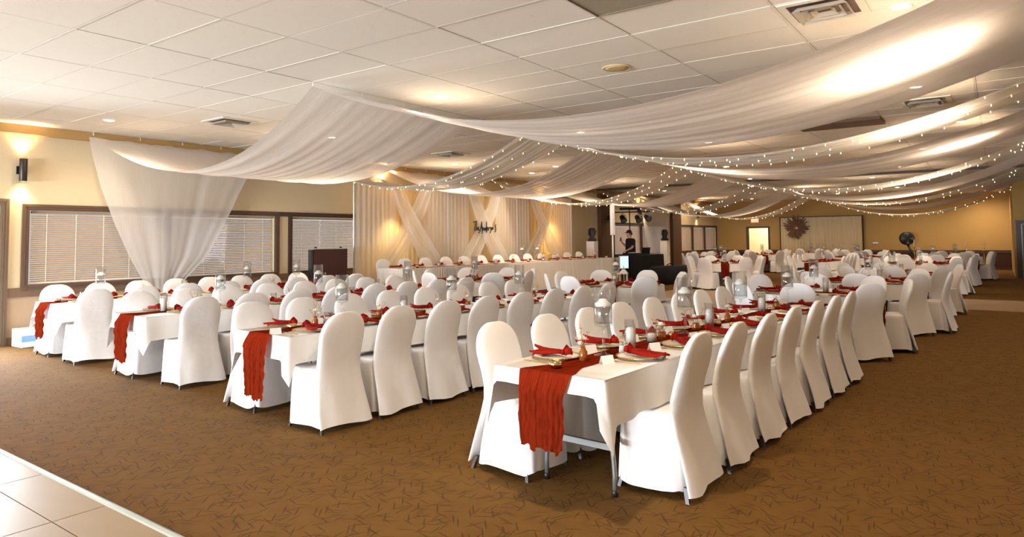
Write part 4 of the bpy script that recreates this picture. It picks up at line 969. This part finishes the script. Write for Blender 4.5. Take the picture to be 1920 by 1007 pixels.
FARR = [(24.0, 8.3), (26.7, 9.0), (29.6, 8.2), (26.2, 4.0), (24.0, 1.6), (27.6, 1.2), (29.8, 4.6), (32.4, 6.8)]
fn_ = ['by the bright windows', 'before the hall door', 'nearest the hall door', 'amid the far hall', 'second past pale strip', 'third past pale strip', 'before the wreath', 'nearest far curtain']
for i, (x, y) in enumerate(FARR): round_table(x, y, 190 + 7 * i, 'round table %s' % fn_[i], False, i < 5)
# a far long table whose end shows its legs and a hanging runner
FT = dict(x=20.6, y=4.35)
table(FT['x'], FT['y'], -0.03, 2.44, 0.76, 'folding table showing its legs, far hall', None, frames=(0.22, 1.865))
cloth_rect(FT['x'], FT['y'], -0.03, 2.44, 0.76, 0.14, 0.235, 0.42, 'white cloth on the far folding table that shows its legs', None, 77)
runner(FT['x'], FT['y'], -0.03, 2.44, 0.34, 0.5, 78, 'rust runner hanging off the far folding table that shows its legs')
for k in range(4):
    for side, off, rz in (('window', 0.74, PI), ('room', -0.75, 0)):
        chair(FT['x'] + 0.54 + 0.53 * k, FT['y'] + off - 0.03 * (0.54 + 0.53 * k), rz - 0.03, 'white covered chair, %s on %s side of far legged table' % (ordn[k], side), 'chairs of the far folding table', True)
        thing('napkin', NAP[k], (FT['x'] + 0.54 + 0.53 * k, FT['y'] + off * 0.30 - 0.03 * (0.54 + 0.53 * k), 0.7395), rz, 'red napkin, %s on %s side of far folding table' % (ordn[k], side), 'napkin', 'napkins of the far folding table')
TV.put((FT['x'] + 1.335, FT['y'] - 0.04, 0.7445), 0, 'stemmed glass vase on the far folding table', 'stemmed candle vases')

# ------------------------------------------------------------------ head table on its riser
HR = -0.055; HX, HY = 10.0, 10.40; HZ = 0.16; HL = 8.45
def hal(s_, off): return (HX + math.cos(HR) * s_ - math.sin(HR) * off, HY + math.sin(HR) * s_ + math.cos(HR) * off)
rs = empty('stage_riser', (HX, HY, 0), HR, 'low black riser under the head table', 'riser')
for k in range(4): MB().bevbox(-0.3 + 2.3 * k, 1.99 + 2.3 * k, -0.55, 0.88, 0.0, HZ, 0.01).build('riser_section', M['stage'], rs)
for k in range(4): table(*hal(k * 2.115, 0), HR, 2.11, 0.75, 'folding table under the skirted head table cloth, %s from podium' % ordn[k], 'folding tables of the head table', False, HZ)
hc = MB(); hc.box(-0.02, HL + 0.02, -0.39, 0.39, 0.737 + HZ, 0.744 + HZ)
o = hc.build('tablecloth', M['cloth']); o.location = (HX, HY, 0); o.rotation_euler = (0, 0, HR); tag(o, 'white top cloth along the skirted head table', 'tablecloth')
sk = empty('table_skirt', (HX, HY, 0), HR, 'pleated ivory skirt clipped around the head table', 'table skirt')
def skirt_seg(p0, p1, seed):
    L = math.hypot(p1[0] - p0[0], p1[1] - p0[1]); n = int(L / 0.012); t = ((p1[0] - p0[0]) / L, (p1[1] - p0[1]) / L); nr = (t[1], -t[0]); rr = np.random.default_rng(seed); am = rr.uniform(0.4, 1.2, n + 1)
    def fn(u, v):
        k = int(round(u * n)); w_ = math.sin(u * L / 0.075 * 2 * PI + 0.6 * math.sin(u * L * 5)) * 0.010 * am[(k // 6) % n] * (0.5 + v * 0.9)
        return (p0[0] + t[0] * L * u + nr[0] * (w_ + 0.01 * v), p0[1] + t[1] * L * u + nr[1] * (w_ + 0.01 * v), HZ + 0.742 - 0.735 * v)
    MB().grid(fn, n, 4).build('skirt_panel', M['skirt'], sk, True)
skirt_seg((-0.03, 0.40), (-0.03, -0.40), 1); skirt_seg((-0.03, -0.40), (HL + 0.03, -0.40), 2); skirt_seg((HL + 0.03, -0.40), (HL + 0.03, 0.40), 3)
o = link('table_runner', runner_mesh(HL - 0.5, 0.22, 0.0, 91, 0.0, 0.746, 0.0, 160), None, (*hal(0.25, -0.18), HZ), HR); tag(o, 'rust runner lying along the head table', 'runner')
for k in range(13):
    s_ = 0.30 + 0.655 * k; x, y = hal(s_, 0.62 + random.uniform(-0.03, 0.03))
    o = chair(x, y, PI + HR + random.uniform(-0.06, 0.06), 'white covered chair behind head table, number %d from podium' % (k + 1) if False else 'white covered chair behind the head table, %s from the podium' % (ordn + ['tenth', 'eleventh', 'twelfth', 'thirteenth'])[k], 'chairs behind the head table'); o.location.z = HZ
    x, y = hal(s_, 0.17); o_ = (ordn + ['tenth', 'eleventh', 'twelfth', 'thirteenth'])[k]
    CH.put((x, y, 0.7435 + HZ), PI + HR, 'gold-beaded charger on the head table, %s from the podium' % o_, 'chargers on the head table')
    thing('napkin', NAP[k % 5], (x, y, 0.7542 + HZ), PI + HR + random.uniform(-0.4, 0.4), 'knotted red napkin on the head table, %s from the podium' % o_, 'napkin', 'napkins on the head table')
    x, y = hal(s_ + 0.3, -0.17)
    if k % 3 == 0: GV.put((x, y, 0.748 + HZ), 0, 'round gold votive on the head table runner, %s from podium' % o_, 'gold votives', 1.1)
    elif k % 3 == 1: SC.put((x, y, 0.748 + HZ), 0, 'short candle in glass on the head table runner, %s from podium' % o_, 'short candles')
    else: FV[k % 4].put((x, y, 0.748 + HZ), k, 'amber bud vase on the head table runner, %s from podium' % o_, 'bud vases', 1.2)
cs = empty('cake_stand', (*hal(5.51, -0.13), 0.748 + HZ), 0, 'gold cake stand on the head table', 'cake stand')
MB().lathe([(0.07, 0.0), (0.06, 0.01), (0.015, 0.03), (0.012, 0.15), (0.03, 0.17)], 16).build('pedestal', M['gold'], cs, True); MB().lathe([(0.20, 0.17), (0.205, 0.175), (0.205, 0.195), (0.005, 0.19)], 24).build('platter', M['gold'], cs, True)
for s_, nm in ((4.23, 'before the cake stand'), (4.89, 'beside the cake stand')):
    x, y = hal(s_, -0.20); TV.put((x, y, 0.748 + HZ), 0, 'stemmed glass vase on the head table %s' % nm, 'stemmed candle vases')
# ------------------------------------------------------------------ podium, box on the floor
pd = empty('podium', (9.02, 11.2, 0), -0.52, 'dark mahogany podium with black edging before the windows', 'podium')
MB().bevbox(-0.40, 0.40, -0.24, 0.22, 0.05, 1.20, 0.012).build('body', M['mahog'], pd)
MB().bevbox(-0.42, 0.42, -0.27, -0.24, 0.06, 1.34, 0.012).build('front_panel', M['mahog'], pd)
MB().box(-0.45, 0.45, -0.26, 0.26, 0.0, 0.05).build('plinth', M['black'], pd)
MB().bevbox(-0.47, -0.42, -0.27, 0.24, 0.62, 1.33, 0.012).build('side_wing', M['black'], pd)
MB().add([(-0.42, -0.26, 1.335), (0.42, -0.26, 1.335), (0.42, 0.26, 1.21), (-0.42, 0.26, 1.21), (-0.42, -0.26, 1.355), (0.42, -0.26, 1.355), (0.42, 0.26, 1.23), (-0.42, 0.26, 1.23)], [(0, 3, 2, 1), (4, 5, 6, 7), (0, 1, 5, 4), (1, 2, 6, 5), (2, 3, 7, 6), (3, 0, 4, 7)]).build('slanted_top', M['silver'], pd)
for x in (-0.36, 0.26): MB().lathe([(0.035, 1.35), (0.035, 1.375), (0.02, 1.385)], 12, x, -0.2).build('lamp_clip', M['black'], pd)
pd.scale = (0.80, 1, 1)
bx = empty('carton', (3.95, 11.62, 0), 0.05, 'white carton with blue print on the carpet by the wall', 'box')
MB().bevbox(-0.20, 0.24, -0.14, 0.2, 0, 0.26, 0.006).build('body', M['white'], bx)
MB().box(-0.202, 0.242, -0.142, 0.0, 0.08, 0.17).build('printed_band', M['boxblue'], bx)

# ------------------------------------------------------------------ disc jockey corner
bo = empty('dj_booth', (20.9, 10.15, 0), -0.05, 'black cloth-covered booth of the disc jockey', 'booth')
n_ = 60
MB().loops([[(-0.85 + o_ + 2.6 * 0, 0, 0) for o_ in (0,)] * 4] * 2) if False else None
L_ = []
for z, o_ in ((0.0, 0.04), (0.3, 0.02), (0.88, 0.0), (0.92, -0.005)):
    L_.append([(x * (1.25 + o_) + 0.65, y * (0.38 + o_) + 0.008 * math.sin(14 * i) * (1 if z < 0.5 else 0.2), z) for i, (x, y) in enumerate(sup(n_, 1, 1, 8))])
MB().loops(L_).build('cloth_cover', M['blackfab'], bo, True)
lt = empty('laptop', (22.05, 10.2, 0.925), 2.6, 'open black laptop on the booth', 'laptop')
MB().bevbox(-0.17, 0.17, -0.12, 0.12, 0, 0.018, 0.004).build('keyboard_base', M['black'], lt); sc_ = MB().add([(-0.17, 0.12, 0.02), (0.17, 0.12, 0.02), (0.17, 0.18, 0.24), (-0.17, 0.18, 0.24), (-0.17, 0.128, 0.02), (0.17, 0.128, 0.02), (0.17, 0.188, 0.24), (-0.17, 0.188, 0.24)], [(0, 1, 2, 3), (5, 4, 7, 6), (0, 4, 5, 1), (3, 2, 6, 7), (0, 3, 7, 4), (1, 5, 6, 2)]).build('lid', M['black'], lt)
mxr = empty('mixer', (21.2, 10.2, 0.925), 0, 'dj mixing deck with knobs on the booth', 'mixer')
MB().bevbox(-0.3, 0.3, -0.16, 0.16, 0, 0.06, 0.01).build('body', M['black'], mxr)
for k in range(8): MB().lathe([(0.014, 0.06), (0.012, 0.085)], 8, -0.24 + 0.07 * k, 0.05).build('knob', M['silver'], mxr)
# lighting stand: T-bar with four par cans and a control bar
lsn = empty('lighting_stand', (23.05, 11.2, 0), 0.2, 'black lighting stand with T-bar and four spotlights', 'light stand')
MB().tube([(0, 0, 0.6), (0, 0, 2.60)], 0.022, 8).build('pole', M['black'], lsn, True)
for k in range(3):
    a = 2 * PI * k / 3; MB().tube([(0, 0, 0.75), (0.55 * math.cos(a), 0.55 * math.sin(a), 0.01)], 0.014, 6).build('leg', M['black'], lsn)
bv = Vector((math.cos(-0.95), math.sin(-0.95), 0))
MB().tube([tuple(bv * -0.82 + Vector((0, 0, 2.46))), tuple(bv * 0.82 + Vector((0, 0, 2.50)))], 0.022, 8).build('crossbar', M['black'], lsn)
b2 = MB()
b2.tube([tuple(bv * -0.38 + Vector((0, 0, 2.60))), tuple(bv * 0.38 + Vector((0, 0, 2.61)))], 0.05, 6).build('control_box', M['black'], lsn)
for k, (t, dz) in enumerate(((-0.75, -0.24), (-0.26, -0.24), (0.34, -0.24), (0.72, -0.2))):
    c = bv * t + Vector((0, 0, 2.46 + dz)); d = Vector((-0.75, -0.55, -0.35 if k in (0, 3) else -0.8)).normalized(); can = MB()
    can.tube([tuple(c - d * 0.12), tuple(c - d * 0.11), tuple(c + d * 0.10), tuple(c + d * 0.12)], [0.06, 0.10, 0.11, 0.125], 16); cn = can.build('spotlight', M['black'], lsn, True)
    MB().tube([tuple(c + d * 0.121), tuple(c + d * 0.125)], [0.095, 0.09], 16).build('lens', M['ltbeam'], cn)
    MB().tube([tuple(c + Vector((0, 0, 0.20))), tuple(c + bv * 0.125 + Vector((0, 0, 0.1))), tuple(c + bv * 0.125)], 0.01, 5).tube([tuple(c + Vector((0, 0, 0.20))), tuple(c - bv * 0.125 + Vector((0, 0, 0.1))), tuple(c - bv * 0.125)], 0.01, 5).build('yoke', M['black'], cn)
# white column loudspeaker on a pole
cl = empty('column_loudspeaker', (19.72, 10.2, 0), -0.4, 'slim white column loudspeaker on a pole at the head table end', 'speaker')
MB().bevbox(-0.06, 0.06, -0.06, 0.06, 1.60, 2.58, 0.012).build('column', M['white'], cl); MB().tube([(0, 0, 0.4), (0, 0, 1.62)], 0.028, 10).build('pole', M['white'], cl, True); MB().bevbox(-0.12, 0.12, -0.12, 0.12, 0, 0.45, 0.02).build('subwoofer', M['white'], cl)
sb = empty('display_monitor', (19.98, 9.95, 0.50), -0.4, 'small blue-glowing monitor beside the booth', 'screen')
MB().bevbox(-0.19, 0.19, -0.03, 0.03, 0, 0.42, 0.008).build('housing', M['white'], sb); MB().box(-0.17, 0.17, -0.034, -0.030, 0.02, 0.40).build('screen', M['screen'], sb)
MB().tube([(0, 0, -0.5), (0, 0, 0.0)], 0.02, 8).build('stand', M['white'], sb)
def pedestal(x, y, h, label):
    p_ = empty('pedestal', (x, y, 0), 0.0, label, 'pedestal')
    MB().bevbox(-0.15, 0.15, -0.15, 0.15, 0.0, h, 0.01).build('fabric_sleeve', M['skirt'], p_); MB().bevbox(-0.16, 0.16, -0.16, 0.16, h, h + 0.02, 0.005).build('top_plate', M['white'], p_)
pedestal(20.5, 11.4, 1.38, 'white pedestal beside the backdrop end'); pedestal(26.3, 11.2, 1.36, 'white pedestal before the brown pilaster')
def mover(x, y, z, label):
    m_ = empty('moving_head_light', (x, y, z), 0.6, label, 'stage light')
    MB().bevbox(-0.15, 0.15, -0.13, 0.13, 0.0, 0.10, 0.02).build('base', M['black'], m_)
    for s_ in (-1, 1): MB().bevbox(s_ * 0.16 - 0.025, s_ * 0.16 + 0.025, -0.07, 0.07, 0.08, 0.34, 0.015).build('yoke_arm', M['black'], m_)
    h = MB().lathe([(0.07, 0.18), (0.125, 0.22), (0.135, 0.32), (0.12, 0.42), (0.07, 0.46)], 16).build('head', M['black'], m_, True); MB().lathe([(0.075, -0.002), (0.07, 0.004)], 16).build('lens', M['ltbeam'], h).matrix_local = Matrix.Translation((-0.09, -0.09, 0.33)) @ Matrix.Rotation(PI / 2, 4, Vector((1, -1, 0)).normalized())
mover(20.5, 11.4, 1.40, 'black moving-head light on the pedestal beside the backdrop'); mover(26.3, 11.2, 1.38, 'black moving-head light on the pedestal by the pilaster')
ln = empty('lantern', (17.95, 8.95, 0), 0.3, 'white floor lantern with candle beside the head table', 'lantern')
MB().box(-0.11, 0.11, -0.11, 0.11, 0, 0.03).build('base', M['white'], ln)
for sx in (-1, 1):
    for sy in (-1, 1): MB().box(sx * 0.10 - 0.01, sx * 0.10 + 0.01, sy * 0.10 - 0.01, sy * 0.10 + 0.01, 0.03, 0.45).build('post', M['white'], ln)
for sx in (-1, 1): MB().box(sx * 0.1 - 0.001, sx * 0.1 + 0.001, -0.09, 0.09, 0.03, 0.45).build('pane', M['crystal'], ln); MB().box(-0.09, 0.09, sx * 0.1 - 0.001, sx * 0.1 + 0.001, 0.03, 0.45).build('pane', M['crystal'], ln)
MB().loops([[(-0.12, -0.12, 0.45), (0.12, -0.12, 0.45), (0.12, 0.12, 0.45), (-0.12, 0.12, 0.45)], [(-0.12, -0.12, 0.47), (0.12, -0.12, 0.47), (0.12, 0.12, 0.47), (-0.12, 0.12, 0.47)], [(-0.04, -0.04, 0.58), (0.04, -0.04, 0.58), (0.04, 0.04, 0.58), (-0.04, 0.04, 0.58)]]).build('roof', M['white'], ln)
MB().lathe([(0.05, 0.03), (0.05, 0.20), (0.01, 0.21)], 14).build('candle', M['wax'], ln, True); MB().tube([(-0.05, 0, 0.58), (-0.05, 0, 0.66), (0, 0, 0.69), (0.05, 0, 0.66), (0.05, 0, 0.58)], 0.006, 6).build('handle', M['silver'], ln)
bgp = empty('equipment_bag', (21.1, 8.75, 0), -0.15, 'large black equipment bag on the carpet beside the booth', 'bag')
L_ = []
for z, a, b_ in ((0.0, 0.92, 0.36), (0.06, 1.0, 0.40), (0.40, 1.0, 0.40), (0.53, 0.96, 0.36), (0.57, 0.85, 0.28)): L_.append([(x * a * 1.02, y * b_, z + 0.012 * math.sin(7 * x)) for x, y in sup(28, 1, 1, 5)])
MB().loops(L_).build('body', M['blackfab'], bgp, True)
MB().tube([(-0.5, -0.1, 0.56), (-0.45, -0.1, 0.63), (-0.2, -0.1, 0.66), (-0.1, -0.1, 0.57)], 0.015, 6).build('handle', M['blackfab'], bgp); MB().tube([(-1.0, -0.3, 0.42), (0, -0.405, 0.42), (1.0, -0.3, 0.42)], 0.008, 5).build('zip', M['black'], bgp)

# person behind the booth, in profile, one hand raised with a phone
def skinned(name, V, E, R, m, parent, root=0, sub=2):
    me = bpy.data.meshes.new(name); me.from_pydata(V, E, []); me.materials.append(m)
    o = bpy.data.objects.new(name, me); COL.objects.link(o); o.parent = parent
    mod = o.modifiers.new('skin', 'SKIN'); mod.use_smooth_shade = True
    for i, sv in enumerate(me.skin_vertices[0].data): sv.radius = (R[i] if isinstance(R[i], tuple) else (R[i], R[i])); sv.use_root = (i == root)
    sm = o.modifiers.new('sub', 'SUBSURF'); sm.levels = sub; sm.render_levels = sub
    return o
ps = empty('person', (22.3, 10.82, 0), math.atan2(0.62, -0.78) - PI / 2, 'person in black shirt and dark cap behind the booth, raising a phone', 'person')
V = [(0, 0, .95), (0, .0, 1.12), (0, .005, 1.32), (0, .0, 1.44), (0, .02, 1.52), (0, .045, 1.60), (0, .05, 1.68), (0, .04, 1.74),
     (.17, 0, 1.42), (.24, .02, 1.16), (.13, .25, 1.32), (.10, .31, 1.40), (-.17, 0, 1.42), (-.24, .03, 1.16), (-.18, .24, 1.05), (-.16, .31, 1.02),
     (.10, 0, .88), (.11, .02, .50), (.11, -.02, .09), (.11, .12, .04), (-.10, 0, .88), (-.11, .02, .50), (-.11, -.02, .09), (-.11, .12, .04), (0, .155, 1.625)]
E_ = [(0, 1), (1, 2), (2, 3), (3, 4), (4, 5), (5, 6), (6, 7), (3, 8), (8, 9), (9, 10), (10, 11), (3, 12), (12, 13), (13, 14), (14, 15), (0, 16), (16, 17), (17, 18), (18, 19), (0, 20), (20, 21), (21, 22), (22, 23), (5, 24)]
R = [(.15, .11), (.14, .10), (.16, .11), (.11, .08), (.055, .06), (.068, .085), (.075, .095), (.055, .07), .062, .048, .032, .036, .062, .048, .032, .036, .09, .06, .042, .03, .09, .06, .042, .03, .012]
# fingers, each a chain from the palm
def hand(base, d, s_):
    b0 = Vector(V[base]); d = Vector(d).normalized(); s_ = Vector(s_).normalized()
    for k, (o, ln_) in enumerate(((-.026, .07), (-.009, .08), (.009, .075), (.026, .06))):
        i = len(V); p = b0 + s_ * o + d * .025; V.append(tuple(p)); V.append(tuple(p + d * ln_ * .5)); V.append(tuple(p + d * ln_ * .85 - Vector((0, .02, 0)))); R.extend([.010, .009, .007]); E_.extend([(base, i), (i, i + 1), (i + 1, i + 2)])
    i = len(V); p = b0 + s_ * -.035; V.append(tuple(p)); V.append(tuple(p + d * .03 - s_ * .02)); R.extend([.011, .008]); E_.extend([(base, i), (i, i + 1)])
hand(11, (-.1, .1, 1), (1, 0, .1)); hand(15, (.1, 1, -.15), (1, 0, 0))
body = skinned('body', V, E_, R, M['skin'], ps)
skinned('shirt', [(0, 0, .90), (0, 0, 1.05), (0, 0, 1.30), (0, 0, 1.42), (0, .015, 1.475), (.17, 0, 1.42), (.235, .02, 1.20), (-.17, 0, 1.42), (-.235, .025, 1.20)], [(0, 1), (1, 2), (2, 3), (3, 4), (3, 5), (5, 6), (3, 7), (7, 8)], [(.21, .20), (.21, .20), (.21, .18), (.15, .12), (.07, .07), .09, .08, .09, .08], M['shirt'], ps)
skinned('trousers', [(0, 0, .94), (.10, 0, .86), (.11, .02, .50), (.11, -.01, .12), (-.10, 0, .86), (-.11, .02, .50), (-.11, -.01, .12)], [(0, 1), (1, 2), (2, 3), (0, 4), (4, 5), (5, 6)], [(.20, .18), .12, .085, .075, .11, .085, .075], M['shirt'], ps)
MB().lathe([(0.098, 1.685), (0.102, 1.70), (0.098, 1.74), (0.07, 1.785), (0.02, 1.80)], 20, 0, 0.045).flat([(0, 0.12, 1.70), (0, 0.17, 1.695), (0, 0.21, 1.685)], [0.17, 0.15, 0.09], 0.012).build('cap', M['hair'], ps, True)
MB().lathe([(0.088, 1.61), (0.093, 1.66), (0.096, 1.69)], 18, 0, 0.015, True, True).build('hair', M['hair'], ps, True)
for s_ in (-1, 1):
    MB().lathe([(0.002, 1.648), (0.010, 1.655), (0.002, 1.662)], 8, s_ * 0.033, 0.128).build('eye', M['black'], ps); MB().lathe([(0.01, 1.61), (0.022, 1.635), (0.022, 1.655), (0.008, 1.675)], 8, s_ * 0.082, 0.04).build('ear', M['skin'], ps, True)
MB().flat([(-0.022, 0.128, 1.575), (0, 0.134, 1.573), (0.022, 0.128, 1.575)], 0.008, 0.006).build('mouth', M['berry'], ps)
ph = MB().bevbox(-0.036, 0.036, -0.004, 0.004, -0.075, 0.075, 0.003).build('phone', M['black']); tag(ph, 'black phone held up by the person at the booth', 'phone')
a_ = ps.rotation_euler.z; pv = Matrix.Rotation(a_, 3, 'Z') @ Vector((.10, .345, 1.455)); ph.location = Vector(ps.location) + pv; ph.rotation_euler = (0.2, 0, a_)

# ------------------------------------------------------------------ far wall: exit sign, curtain with wreath, fan, candle stands
ex = empty('exit_sign', (X1 - 0.03, 10.05, 2.33), 0, 'red lit exit sign above the hall door', 'sign')
MB().bevbox(-0.04, 0.03, -0.20, 0.20, -0.11, 0.12, 0.008).build('housing', M['white'], ex); MB().box(-0.044, -0.040, -0.18, 0.18, -0.09, 0.10).build('lit_face', M['exit'], ex)
tcv = bpy.data.curves.new('exit_text', 'FONT'); tcv.body = 'EXIT'; tcv.size = 0.17; tcv.align_x = 'CENTER'; tcv.align_y = 'CENTER'; tcv.extrude = 0.001
to = bpy.data.objects.new('exit_text', tcv); COL.objects.link(to); dg = bpy.context.evaluated_depsgraph_get(); tme = bpy.data.meshes.new_from_object(to.evaluated_get(dg)); bpy.data.objects.remove(to)
tme.materials.clear(); tme.materials.append(plain('exit_letters', S(255, 200, 170), 0.5, emit=(1, 0.55, 0.35, 1), estr=1.5)); tx = link('lettering', tme, ex, (-0.047, 0, 0.005)); tx.rotation_euler = (PI / 2, 0, -PI / 2)
pcf = empty('pipe_frame', (34.85, 6.9, 0), 0, 'black pipe frame of the pale far curtain', 'frame')
for y in (-1.85, 1.85): MB().tube([(0, y, 0), (0, y, 2.46)], 0.02, 6).build('upright', M['black'], pcf)
MB().tube([(0, -1.85, 2.44), (0, 1.85, 2.44)], 0.02, 6).build('crossbar', M['black'], pcf)
o = pleat_curtain(-1.8, 1.8, 0, 0.02, 2.42, 'far_curtain', 'pale pleated curtain on a pipe frame at the far wall', 'farcloth', 8, 0.14, 0.04); o.location = (34.78, 6.9, 0); o.rotation_euler = (0, 0, PI / 2)
wrt = empty('pampas_wreath', (34.74, 7.95, 1.92), 0, 'spiky brown pampas wreath hung on the far curtain', 'wreath')
rr = random.Random(3)
for k in range(46):
    a = 2 * PI * k / 46 + rr.uniform(-.06, .06); l0, l1 = 0.03, rr.uniform(0.40, 0.70); dx = rr.uniform(-0.14, -0.02); c, s_ = math.cos(a), math.sin(a)
    MB().tube([(0, l0 * c, l0 * s_), (dx * .6, (l0 + (l1 - l0) * .5) * c, (l0 + (l1 - l0) * .5) * s_), (dx, l1 * .85 * c, l1 * .85 * s_), (dx, l1 * c, l1 * s_)], [0.012, 0.035, 0.028, 0.003], 5).build('plume', M['pampas'], wrt)
MB().tube([(-0.08, 0.06 * math.cos(2 * PI * k / 16), 0.06 * math.sin(2 * PI * k / 16)) for k in range(17)], 0.03, 6).build('ring', M['dry'], wrt)
fl = MB(); blossom(fl, (-0.16, -0.05, -0.06), 0.10, 9, 3, rr); fl.build('pale_blossom', M['petal'], wrt)
fan = empty('pedestal_fan', (34.2, 3.2, 0), 0.4, 'black drum fan on a stand against the far wall', 'fan')
MB().lathe([(0.30, 0), (0.30, 0.03), (0.03, 0.05)], 20).build('base', M['black'], fan, True); MB().tube([(0, -0.3, 0.02), (0, -0.22, 0.6), (0, 0.03, 1.1)], 0.05, 8).build('column', M['black'], fan, True)
cg = MB()
for r_ in (0.27, 0.21, 0.15, 0.09): cg.tube([(-0.10 - (0.27 - r_) * 0.2, 0.05 + r_ * math.cos(2 * PI * k / 24), 1.36 + r_ * math.sin(2 * PI * k / 24)) for k in range(25)], 0.007, 4)
cg.build('guard', M['black'], fan); MB().tube([(0.12, 0.05, 1.36), (0.1, 0.05, 1.36), (-0.08, 0.05, 1.36), (-0.1, 0.05, 1.36)], [0.1, 0.285, 0.29, 0.275], 24).build('drum', M['black'], fan, True)
for k in range(4):
    a = PI / 2 * k; MB().add([(-0.11, 0.05 + 0.03 * math.cos(a), 1.36 + 0.03 * math.sin(a)), (-0.11, 0.05 + 0.24 * math.cos(a - .3), 1.36 + 0.24 * math.sin(a - .3)), (-0.13, 0.05 + 0.24 * math.cos(a + .3), 1.36 + 0.24 * math.sin(a + .3))], [(0, 1, 2)]).build('blade', M['ltbeam'], fan)
tag(MB().bevbox(X1 - 0.05, X1, 4.5, 4.72, 1.12, 1.2, 0.005).build('thermostat', M['white']), 'small white box on the far wall beside the pale curtain', 'thermostat')
def stand(x, y, h, label):
    c_ = empty('candle_stand', (x, y, 0), 0, label, 'candle stand')
    MB().lathe([(0.18, 0), (0.17, 0.015), (0.03, 0.03), (0.015, 0.06)], 18).build('base', M['gold'], c_, True); MB().tube([(0, 0, 0.04), (0, 0, h)], 0.014, 8).build('pole', M['gold'], c_, True)
    MB().lathe([(0.02, h), (0.06, h + 0.02), (0.06, h + 0.03), (0.02, h + 0.04)], 14).build('cup', M['gold'], c_, True); MB().lathe([(0.014, h + 0.03), (0.014, h + 0.33), (0.003, h + 0.335)], 10).build('taper', M['wax'], c_, True)
stand(30.0, 0.42, 0.88, 'gold candle stand with white taper nearest the dark door'); stand(30.6, 1.0, 0.9, 'gold candle stand with white taper, second from the dark door'); stand(31.0, 2.7, 1.0, 'gold candle stand with white taper before the drum fan')
